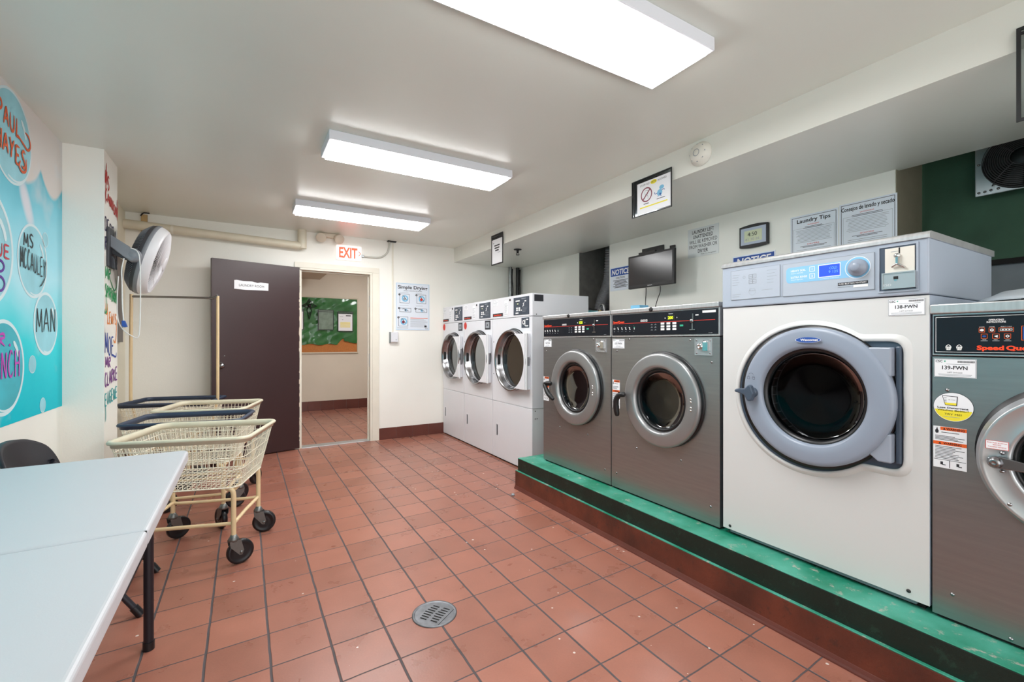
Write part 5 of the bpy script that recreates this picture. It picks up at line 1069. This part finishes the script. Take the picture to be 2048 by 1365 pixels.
# ------------------------------------------------------------------ mural and handwriting
G = {  # hand lettering, strokes in a 1 x 1 box
 'A': [[(0, 0), (.28, .6), (.5, 1)], [(.5, 1), (.75, .5), (1, 0)], [(.18, .35), (.8, .38)]],
 'B': [[(.05, 1), (.05, 0)], [(.05, 1), (.7, .9), (.65, .62), (.1, .52), (.85, .4), (.8, .08), (.05, 0)]],
 'C': [[(.9, .85), (.5, 1), (.1, .6), (.15, .15), (.55, 0), (.95, .2)]],
 'D': [[(.1, 1), (.1, 0)], [(.05, 1), (.7, .9), (.95, .5), (.65, .1), (.05, 0)]],
 'E': [[(.85, 1), (.1, .95), (.1, .5), (.1, .03), (.9, 0)], [(.12, .5), (.7, .52)]],
 'F': [[(.9, 1), (.1, .95), (.1, 0)], [(.12, .5), (.7, .52)]],
 'G': [[(.9, .85), (.5, 1), (.1, .6), (.15, .15), (.6, 0), (.9, .3), (.9, .45)], [(.55, .45), (1, .46)]],
 'H': [[(.1, 1), (.12, 0)], [(.9, 1), (.86, 0)], [(.1, .5), (.9, .53)]],
 'I': [[(.5, 1), (.5, 0)]],
 'K': [[(.1, 1), (.12, 0)], [(.9, 1), (.2, .5), (.95, 0)]],
 'L': [[(.2, 1), (.15, .3), (.12, .03), (.5, .05), (.95, 0)]],
 'M': [[(0, 0), (.12, 1)], [(.12, 1), (.5, .25), (.85, 1)], [(.85, 1), (1, 0)]],
 'N': [[(.08, 0), (.12, 1)], [(.12, 1), (.85, .02)], [(.85, .02), (.9, 1)]],
 'O': [[(.5, 1), (.1, .7), (.12, .2), (.5, 0), (.9, .3), (.85, .75), (.5, 1)]],
 'P': [[(.15, 0), (.12, 1)], [(.1, .95), (.65, 1), (.9, .75), (.6, .5), (.15, .45)]],
 'R': [[(.12, 0), (.12, 1)], [(.1, .95), (.7, .98), (.8, .7), (.2, .5), (.9, 0)]],
 'S': [[(.9, .88), (.5, 1), (.15, .78), (.45, .55), (.85, .3), (.55, .02), (.05, .12)]],
 'U': [[(.1, 1), (.1, .3), (.45, 0), (.85, .25), (.9, 1)]],
 'V': [[(.05, 1), (.45, 0), (.95, 1)]], 'W': [[(.0, 1), (.25, 0), (.5, .7), (.75, 0), (1, 1)]],
 'X': [[(0, 1), (1, 0)], [(1, 1), (0, 0)]], 'Y': [[(.05, 1), (.45, .5)], [(.95, 1), (.45, .45), (.3, 0)]],
 '.': [[(.3, .08), (.4, 0), (.5, .06)]], ' ': []}
def hand(mb, fr, word, a0, a1, v0, v1, w, m, slope=0.0, jit=0.04, n=0.0015, swash=None):
    rg = random.Random(word); k = len(word); cw = (a1 - a0) / k
    for i, ch in enumerate(word):
        dj = rg.uniform(-jit, jit); H = (v1 - v0) * (1 + rg.uniform(-jit, jit) * 1.5); b = v0 + slope * i / max(k - 1, 1) + dj * (v1 - v0)
        for st in G[ch]:
            P = [(a0 + cw * (i + .1 + .8 * x), b + H * y) for x, y in st]; mb.stroke(fr, P, w, n, m, taper=len(P) > 2)
    if swash: mb.stroke(fr, swash, w, n, m)
    return mb
t = thing('wall_mural', 'turquoise sky mural with painted soap bubbles holding handwritten names on the side wall', 'mural', (XL + .001, 2.5, 1.6))
fm = FL(XL)
mb = MB(); mb.fbox(fm, .2, 3.829, .807, 2.4435, .0003, .003); mb.build('painted_sky', 'mural_sky', t)
def bubble(yc, zc, r, inner, w=.016, hl=True):
    mb = MB(); mb.disc(fm, yc, zc, r, .0036, inner, 64); mb.ring(fm, yc, zc, r - w, r, .0042, 'bubble_white', 72)
    mb.ring(fm, yc + r * .1, zc - r * .02, r * .86, r * .9, .0040, 'bubble_white', 40, -1.9, -.3)
    if hl: mb.stroke(fm, [(yc + r * .45, zc + r * .55), (yc + r * .62, zc + r * .38), (yc + r * .70, zc + r * .2)], r * .1, .0044, 'bubble_white')
    return mb.build('bubble', inner, t)
bubble(3.130, 2.205, .228, 'bubble_in', .012); bubble(2.875, 1.63, .268, 'bubble_in', .020); bubble(3.383, 1.637, .198, 'bubble_in', .014); bubble(3.566, 1.308, .180, 'bubble_in', .016); bubble(3.040, 1.084, .228, 'bubble_deep', .018)
bubble(3.555, 1.785, .042, 'bubble_in', .004, False); bubble(3.373, 1.085, .048, 'bubble_in', .003, False); bubble(3.516, .850, .042, 'bubble_in', .003, False)
bubble(2.45, 1.25, .21, 'bubble_in', .014); bubble(2.30, 1.95, .25, 'bubble_in', .014); bubble(1.80, 1.50, .24, 'bubble_in', .014)
n = .0052
mb = MB(); hand(mb, fm, 'PAUL', 2.965, 3.225, 2.245, 2.335, .014, 'paint_orange', -.02, n=n, swash=[(3.185, 2.240), (3.26, 2.215), (3.31, 2.205), (3.34, 2.235), (3.32, 2.275), (3.275, 2.285)])
hand(mb, fm, 'HAYES', 2.955, 3.285, 2.110, 2.200, .014, 'paint_orange', -.02, n=n, swash=[(3.285, 2.15), (3.28, 2.09), (3.235, 2.07), (3.20, 2.09), (3.215, 2.12)]); mb.build('orange_name', 'paint_orange', t)
mb = MB(); hand(mb, fm, 'MS', 3.255, 3.39, 1.705, 1.775, .010, 'paint_black', n=n); hand(mb, fm, 'MCCAULEY', 3.215, 3.555, 1.590, 1.69, .008, 'paint_black', -.02, n=n, swash=[(3.55, 1.66), (3.545, 1.58), (3.50, 1.53), (3.468, 1.512)])
mb.build('black_name', 'paint_black', t)
mb = MB(); hand(mb, fm, 'MAN', 3.415, 3.715, 1.262, 1.395, .010, 'paint_black', n=n); mb.build('black_name', 'paint_black', t)
mb = MB(); hand(mb, fm, 'MR.', 2.89, 3.15, 1.188, 1.248, .014, 'paint_magenta', n=n); hand(mb, fm, 'FINCH', 2.86, 3.215, 1.035, 1.158, .012, 'paint_magenta', n=n); mb.build('magenta_name', 'paint_magenta', t)
mb = MB(); hand(mb, fm, 'SUE', 2.88, 3.11, 1.605, 1.668, .012, 'paint_crimson', n=n); hand(mb, fm, 'D', 2.95, 3.055, 1.53, 1.585, .012, 'paint_purple', n=n); hand(mb, fm, 'D', 2.95, 3.06, 1.44, 1.51, .012, 'paint_purple', n=n); mb.build('crimson_and_purple_names', 'paint_crimson', t)
# names on the column face
fcn = FL(-.78); t = thing('handwritten_names', 'column of handwritten names in many marker colours on the white pillar', 'writing', (-.78, 4.0, 1.5))
def cname(words_, m_, w=.012):
    mb = MB()
    for wd_, a0, a1, v0, v1, sl, sw in words_: hand(mb, fcn, wd_, a0, a1, v0, v1, w, m_, sl, swash=sw)
    mb.build('name', m_, t)
cname([('MS', 3.85, 3.96, 2.24, 2.33, -.03, [(3.865, 2.10), (3.87, 2.25), (3.885, 2.375)]), ('CANNON', 3.85, 4.165, 2.13, 2.20, -.05, [(4.155, 2.06), (4.165, 2.15), (4.16, 2.21)])], 'mark_red', .014)
cname([('DEBRA', 3.84, 4.14, 1.925, 2.02, -.04, None), ('ROBINSON', 3.84, 4.16, 1.80, 1.89, -.05, [(4.0, 1.86), (4.02, 1.75), (4.06, 1.70), (4.09, 1.74)])], 'mark_navy')
cname([('MR', 3.85, 4.0, 1.62, 1.70, -.01, [(3.98, 1.62), (4.08, 1.56), (4.15, 1.60), (4.12, 1.65)]), ('SPAROMAN', 3.85, 4.165, 1.50, 1.58, -.03, [(3.87, 1.50), (3.88, 1.42), (3.85, 1.39), (3.84, 1.42)])], 'mark_green')
cname([('J', 0, 0, 0, 0, 0, None)] if False else [('U', 3.86, 3.92, 1.39, 1.46, 0, None), ('LEWIS', 3.90, 4.15, 1.325, 1.40, 0, [(4.15, 1.36), (4.14, 1.26), (4.11, 1.20), (4.06, 1.22)])], 'mark_orange')
cname([('MOE', 3.84, 4.08, 1.13, 1.26, -.02, [(4.02, 1.12), (4.12, 1.10), (4.14, 1.13)])], 'mark_blue', .013)
cname([('MR', 3.85, 4.0, 1.04, 1.11, -.01, None), ('CLARKE', 3.84, 4.165, .91, .995, .03, None)], 'mark_purple', .013)
cname([('EUGENE', 3.84, 4.165, .79, .87, .02, [(3.85, .80), (3.86, .73), (3.85, .685)])], 'mark_teal', .012)
# dark narrow panel on the alcove wall beyond the column
t = tag(MB().box(-.979, -.955, 4.95, 5.33, 1.20, 1.95).build('wall_panel', 'door_brown'), 'narrow dark maroon panel on the wall just behind the pillar', 'panel')

# ------------------------------------------------------------------ wall fan
right = Vector((math.cos(TH), -math.sin(TH), 0)); tocam = Vector((-math.sin(TH), -math.cos(TH), 0))
vr = Vector((.99, .139, 0)); tocam = Vector((.139, -.99, 0))
ax = (vr * .90 + Vector((0, 0, -.27)) + tocam * .12).normalized()
FC = Vector((-.622, 4.24, 1.815))
t = thing('wall_fan', 'large white and dark grey oscillating fan mounted on the white pillar', 'fan', (-.78, 3.95, 1.83))
FS = 1.10; mb = MB(); mb.lathe(FC, ax, [(r_ * FS, h_) for r_, h_ in [(0, -.085), (.06, -.085), (.13, -.080), (.182, -.066), (.226, -.025), (.236, -.008), (.236, .004)]], 64); bk = mb.build('back_housing', 'fan_dark', t)
mb = MB()
A_ = ax.cross(Vector((0, 0, 1))).normalized(); B_ = ax.cross(A_).normalized()
FS = 1.10
def fp(r, h, an): r *= FS; return FC + ax * h + (A_ * math.cos(an) + B_ * math.sin(an)) * r
for k in range(120):
    an = k * 2 * PI / 120; mb.tube([fp(.184, -.067, an), fp(.207, -.046, an), fp(.229, -.024, an)], .0026, 4)
mb.build('back_slats', 'fan_grey', bk)
mb = MB(); mb.lathe(FC, ax, [(r_ * FS, h_) for r_, h_ in [(.237, .0), (.240, .003), (.240, .020), (.236, .024)]], 64); mb.build('middle_band', 'fan_grey', t)
mb = MB(); mb.lathe(FC, ax, [(r_ * FS, h_) for r_, h_ in [(.236, .022), (.235, .03), (.230, .048), (.222, .066), (.213, .076), (.207, .078), (.204, .074), (.21, .06)]], 64); mb.build('front_shell', 'fan_white', t)
mb = MB()
for k in range(110):
    an = k * 2 * PI / 110; mb.tube([fp(.207, .076, an), fp(.15, .092, an + .12), (fp(.10, .101, an + .26)), fp(.05, .105, an + .42)], .0021, 4)
for r, h in ((.15, .092), (.10, .101)): mb.tube([fp(r, h, q * PI / 24) for q in range(48)], .0018, 4, closed=True)
mb.lathe(FC, ax, [(.055, .100), (.055, .109), (.04, .113), (0, .114)], 32); mb.build('front_grille', 'fan_white', t)
for k in range(3):
    mb = MB(); an0 = k * 2 * PI / 3; mb.loft([[fp(.04, .03, an0), fp(.12, .02, an0 - .2), fp(.18, .02, an0 - .25)], [fp(.04, .06, an0 + .5), fp(.12, .065, an0 + .6), fp(.18, .06, an0 + .55)]], smooth=True, closed=False); b_ = mb.build('blade', 'fan_white', t); md = b_.modifiers.new('s', 'SOLIDIFY'); md.thickness = .002
mb = MB(); mb.lathe(FC, ax, [(0, -.08), (.055, -.08), (.055, .03), (.03, .07), (0, .07)], 32); mb.build('motor', 'fan_dark', t)
# arm reaching from the pillar to the near side pivot
PV = Vector((-.648, 3.98, 1.79))
ad = Vector((-.779, 3.93, 1.885))
mb = MB(); far = Fr((0, 3.955, 0), (1, 0, 0), (0, 0, 1), (0, -1, 0), 1)
mb.prism(far, [(-.779, 1.845), (-.779, 1.925), (-.665, 1.845), (-.628, 1.82), (-.628, 1.775), (-.655, 1.750), (-.70, 1.775)], 0, .034); mb.build('arm', 'fan_grey', t, bevel=.006)
mb = MB(); mb.lathe((-.655, 3.93, 1.795), (0, -1, 0), [(.045, -.12), (.045, .0), (.040, .008), (0, .010)], 32); mb.build('pivot', 'fan_grey', t)
mb = MB(); mb.prism(far, [(-.779, 1.80), (-.779, 1.85), (-.68, 1.775), (-.695, 1.760)], -.03, .0); mb.prism(far, [(-.779, 1.70), (-.779, 1.80), (-.75, 1.76), (-.745, 1.69)], -.04, .01); mb.box(-.7795, -.765, 3.88, 4.02, 1.70, 1.96); mb.build('wall_bracket', 'fan_dark', t, bevel=.004)
t = thing('power_cord', 'thin white fan cord hanging in a long loop with a dark plug', 'cord', (-.66, 3.92, 1.6))
mb = MB(); mb.tube(smooth3([(-.66, 3.90, 1.835), (-.622, 3.90, 1.81), (-.61, 3.90, 1.72), (-.608, 3.90, 1.50), (-.612, 3.90, 1.30), (-.622, 3.90, 1.235), (-.655, 3.90, 1.245), (-.70, 3.90, 1.29), (-.725, 3.90, 1.36), (-.728, 3.90, 1.50), (-.722, 3.90, 1.64)]), .0032, 8); mb.build('loop', 'cord_white', t)
mb = MB(); mb.tube(smooth3([(-.69, 3.88, 1.76), (-.702, 3.88, 1.68), (-.70, 3.88, 1.60), (-.698, 3.88, 1.45), (-.692, 3.88, 1.345)]), .0035, 8); mb.build('drop', 'cord_white', t)
mb = MB(); mb.prism(Fr((0, 3.895, 0), (1, 0, 0), (0, 0, 1), (0, -1, 0), 1), [(-.702, 1.345), (-.685, 1.345), (-.672, 1.305), (-.69, 1.30), (-.70, 1.31)], 0, .026); mb.build('plug', 'print_blue', t, bevel=.003)

# ------------------------------------------------------------------ laundry carts
def rrect(L, W, z, r, n=6, cut=None):
    out = []
    for cx_, cy_, a0 in ((L / 2 - r, W / 2 - r, 0), (-L / 2 + r, W / 2 - r, PI / 2), (-L / 2 + r, -W / 2 + r, PI), (L / 2 - r, -W / 2 + r, 3 * PI / 2)):
        for i in range(n + 1): a = a0 + PI / 2 * i / n; out.append(Vector((cx_ + r * math.cos(a), cy_ + r * math.sin(a), z)))
    return out
def resample(P, n):
    P = P + [P[0]]; d = [0]
    for i in range(1, len(P)): d.append(d[-1] + (P[i] - P[i - 1]).length)
    out = []; j = 0
    for k in range(n):
        s_ = d[-1] * k / n
        while d[j + 1] < s_: j += 1
        out.append(P[j].lerp(P[j + 1], (s_ - d[j]) / max(d[j + 1] - d[j], 1e-9)))
    return out
def cart(label, loc, yaw, rim_mat, zr=.70, L=.645, W=.57, spin=(0, 0, 0, 0)):
    t = thing('laundry_cart', label, 'laundry cart', loc, yaw, 'wire laundry carts'); zb = .42; Lb, Wb = L * .80, W * .78
    N = 84; top = resample(rrect(L - .02, W - .02, zr - .02, .05), N); bot = resample(rrect(Lb, Wb, zb, .05), N)
    mb = MB()
    for i in range(N): mb.tube([top[i], top[i].lerp(bot[i], .5), bot[i]], .0021, 5, cap=False)
    for q, r_ in ((.14, .0025), (.36, .0028), (.62, .0028), (.84, .0025)): mb.tube([top[i].lerp(bot[i], q) for i in range(N)], r_, 5, closed=True)
    mb.tube(bot, .0045, 6, closed=True)
    k = int(Lb / .024)
    for i in range(1, k): x = -Lb / 2 + Lb * i / k; mb.tube([(x, -Wb / 2, zb), (x, Wb / 2, zb)], .0016, 4, cap=False)
    for i in range(1, 12): y = -Wb / 2 + Wb * i / 12; mb.tube([(-Lb / 2, y, zb), (Lb / 2, y, zb)], .0018, 4, cap=False)
    mb.build('basket_mesh', 'cream', t, local=True, recalc=False)
    rings = []
    o = rrect(L, W, 0, .06, 8)
    for dx, z in ((-.012, zr - .031), (-.005, zr - .030), (-.003, zr - .015), (.006, zr - .012), (.008, zr - .004), (.003, zr + .004), (-.006, zr + .005), (-.014, zr - .001), (-.016, zr - .031), (-.012, zr - .031)):
        rings.append([Vector((p.x * (1 + dx * 2 / L), p.y * (1 + dx * 2 / W), z)) for p in o])
    mb = MB(); mb.loft(rings, smooth=True); mb.build('rim', rim_mat, t, local=True)
    for i, (sx, sy) in enumerate(((1, -1), (1, 1), (-1, 1), (-1, -1))):
        x, y = sx * .235, sy * .215
        mb = MB(); mb.tube(smooth3([(x - sx * .035, y - sy * .01, zb - .006), (x - sx * .008, y, zb - .014), (x, y, zb - .045), (x, y, .30), (x, y, .155)]), .0125, 12); mb.build('leg', 'tan', t, local=True)
        g_ = spin[i]; cx_, cy_ = x + .032 * math.cos(g_), y + .032 * math.sin(g_); wy = Vector((-math.sin(g_), math.cos(g_), 0)); wx = Vector((math.cos(g_), math.sin(g_), 0))
        mb = MB(); mb.lathe((x, y, .165), (0, 0, -1), [(0, 0), (.014, 0), (.02, .012), (.026, .022), (.026, .034), (0, .036)], 20)
        for s_ in (-1, 1):
            fr = Fr(Vector((x, y, 0)) + wy * (.021 * s_), wx, (0, 0, 1), wy, 1); mb.prism(fr, [(-.024, .135), (.030, .135), (.045, .075), (.036, .052), (.022, .055), (-.020, .105)], -.0015, .0015)
        mb.lathe(Vector((cx_, cy_, .066)) - wy * .026, wy, [(0, 0), (.008, 0), (.008, .052), (0, .052)], 12)
        cs = mb.build('caster', 'caster_metal', t, local=True)
        mb = MB(); mb.lathe(Vector((cx_, cy_, .066)) - wy * .016, wy, [(.012, .003), (.030, .001), (.044, .004), (.050, .0), (.060, .001), (.0655, .006), (.0655, .026), (.060, .031), (.050, .032), (.044, .028), (.030, .031), (.012, .029)], 36); mb.build('wheel', 'rubber', cs, local=True)
    for sy in (-1, 1):
        mb = MB(); y = sy * .215; mb.tube(smooth3([(-.235, y, .225), (-.18, y - sy * .008, .222), (0, y - sy * .010, .222), (.18, y - sy * .008, .222), (.235, y, .225)], 4), .010, 10); mb.build('stretcher', 'tan', t, local=True)
    for sx in (-1, 1):
        mb = MB(); x = sx * .235; mb.tube([(x, -.215, .225), (x - sx * .004, 0, .225), (x, .215, .225)], .010, 10); mb.build('stretcher', 'tan', t, local=True)
    for s_ in (-1, 1):
        mb = MB(); mb.tube([(s_ * .235, -.20, zb - .012), (s_ * .235, .20, zb - .012)], .011, 10); mb.build('basket_support', 'tan', t, local=True)
    return t
c4 = cart('cream rimmed wire laundry cart at the front of the line, by the table', (-.215, 3.130, 0), math.radians(-17), 'cream_rim', .70, spin=(.6, .2, .9, 1.9))
c3 = cart('blue rimmed wire laundry cart right behind the front cream one', (-.305, 3.695, 0), math.radians(-12), 'blue_rim', .70, .66, .46, spin=(2.2, 3.6, 1.0, 4.0))
c2 = cart('cream rimmed wire laundry cart between the two blue rimmed ones', (-.225, 4.235, 0), math.radians(-15), 'cream_rim', .71, .60, .57, spin=(1.0, 1.2, 3.9, 2.0))
c1 = cart('blue rimmed wire laundry cart at the back with the hanging rack', (-.535, 4.98, 0), math.radians(-16), 'blue_rim', .685, .66, .52, spin=(.3, 2.2, 2.9, 4.0))
for s_ in (-1, 1):
    x = s_ * .335; mb = MB(); mb.tube([(s_ * .25, 0, .41), (s_ * .30, 0, .52), (x, 0, .69), (x, 0, 1.0), (x * (1.0 if s_ > 0 else .985), 0, 1.62)], .0125, 12); mb.build('rack_post', 'tan', c1, local=True)
mb = MB(); mb.tube([(-.33, 0, 1.60), (.335, 0, 1.60)], .010, 12); mb.tube(smooth3([(.27, 0, 1.60), (.305, 0, 1.603), (.335, 0, 1.625)]), .013, 10); mb.build('hanging_rail', 'chrome_soft', c1, local=True)

# ------------------------------------------------------------------ folding table
t = thing('folding_table', 'white plastic folding table with black legs against the mural wall', 'table', (-.59, 1.43, .74))
def slab(y0, y1, rc0, rc1):
    """half of the top with rounded outer corners; x from -.965 to -.208"""
    x0, x1 = -.965, -.208; out = []
    def arc(cx_, cy_, r, a0):
        if r == 0: return [(cx_, cy_)]
        return [(cx_ + r * math.cos(a0 + PI / 2 * i / 8), cy_ + r * math.sin(a0 + PI / 2 * i / 8)) for i in range(9)]
    r = .035
    out += arc(x1 - (r if rc1 else 0), y1 - (r if rc1 else 0), r if rc1 else 0, 0) + arc(x0 + (r if rc1 else 0), y1 - (r if rc1 else 0), r if rc1 else 0, PI / 2)
    out += arc(x0 + (r if rc0 else 0), y0 + (r if rc0 else 0), r if rc0 else 0, PI) + arc(x1 - (r if rc0 else 0), y0 + (r if rc0 else 0), r if rc0 else 0, 3 * PI / 2)
    return out
fz = Fr((0, 0, .695), (1, 0, 0), (0, 1, 0), (0, 0, 1), 1)
for y0, y1, a, b in ((1.4318, 2.388, False, True), (.50, 1.4282, True, False)):
    mb = MB(); mb.prism(fz, slab(y0, y1, a, b), 0, .045); mb.build('tabletop', 'table_white', t, bevel=.010, seg=4)
mb = MB(); mb.box(-.2165, -.2105, 1.4287, 1.4313, .722, .7365); mb.build('hinge_notch', 'blackgap', t)
mb = MB(); mb.box(-.93, -.25, .56, 2.33, .680, .6955); mb.build('apron_frame', 'leg_black', t)
for x in (-.325, -.85):
    for y in (2.245, .66):
        mb = MB(); mb.tube([(x, y, .025), (x, y, .69)], .0165, 16); lg = mb.build('leg', 'leg_black', t)
        mb = MB(); mb.tube([(x, y, 0.0), (x, y, .032)], .0195, 16); mb.build('foot_cap', 'rubber', lg)
for y in (2.245, .66):
    mb = MB(); mb.tube([(-.85, y, .45), (-.325, y, .45)], .011, 10); mb.build('cross_bar', 'leg_black', t)

# ------------------------------------------------------------------ folding chair, its back to the side wall
t = thing('folding_chair', 'black folding chair behind the white table with its back to the wall', 'chair', (-.62, 2.785, 0))
y0, y1 = 2.535, 2.972
for y in (y0, y1):
    mb = MB(); mb.tube(smooth3([(-.40, y, .015), (-.62, y, .37), (-.775, y + (.012 if y == y0 else -.012), .61), (-.79, y + (.02 if y == y0 else -.02), .64)]), .0125, 12); mb.build('front_leg', 'chair_black', t)
    yy = y + (.025 if y == y0 else -.025)
    mb = MB(); mb.tube([(-.84, yy, .015), (-.46, yy, .43)], .0115, 12); mb.build('rear_leg', 'chair_black', t)
    for x_, q in ((-.40, y), (-.84, yy)):
        mb = MB(); d_ = Vector((-.22, 0, .355)).normalized() if x_ == -.40 else Vector((.38, 0, .415)).normalized(); p = Vector((x_, q, .016)); mb.tube([p - d_ * .012, p + d_ * .035], .017, 12); mb.build('foot_cap', 'rubber', t)
for a, b in (((-.455, y0, .105), (-.455, y1, .105)), ((-.775, y0 + .025, .085), (-.775, y1 - .025, .085))):
    mb = MB(); mb.tube([a, b], .008, 10); mb.build('cross_bar', 'chair_black', t)
mb = MB(); fz = Fr((-.60, 2.755, .425), (1, 0, .06), (0, 1, 0), (0, 0, 1), 1); pl = []
for cx_, cy_, a0 in ((.15, .16, 0), (-.15, .16, PI / 2), (-.15, -.16, PI), (.15, -.16, 3 * PI / 2)):
    for i in range(7): a = a0 + PI / 2 * i / 6; pl.append((cx_ + .05 * math.cos(a), cy_ + .05 * math.sin(a)))
mb.prism(fz, pl, 0, .022); mb.build('seat', 'chair_black', t, bevel=.007)
top = smooth2([(y + 2.765, z) for y, z in ((-.233, .60), (-.232, .66), (-.21, .715), (-.145, .755), (-.075, .772), (0, .777), (.075, .772), (.145, .755), (.21, .715), (.232, .66), (.233, .60))], 4)
def bp(y, z, off): return Vector((-.760 - (z - .56) * .36 - .045 * (1 - ((y - 2.765) / .235) ** 2) + off, y, z))
rings = [[bp(y, .56 + (z - .56) * q, -.008) for y, z in top] for q in (0, .2, .4, .6, .8, .93, 1.0)] + [[bp(y, .56 + (z - .56) * q, .010) for y, z in top] for q in (1.0, .93, .8, .6, .4, .2, 0)]
mb = MB(); mb.loft(rings + [rings[0]], smooth=True, closed=False)
mb.build('backrest', 'chair_black', t)
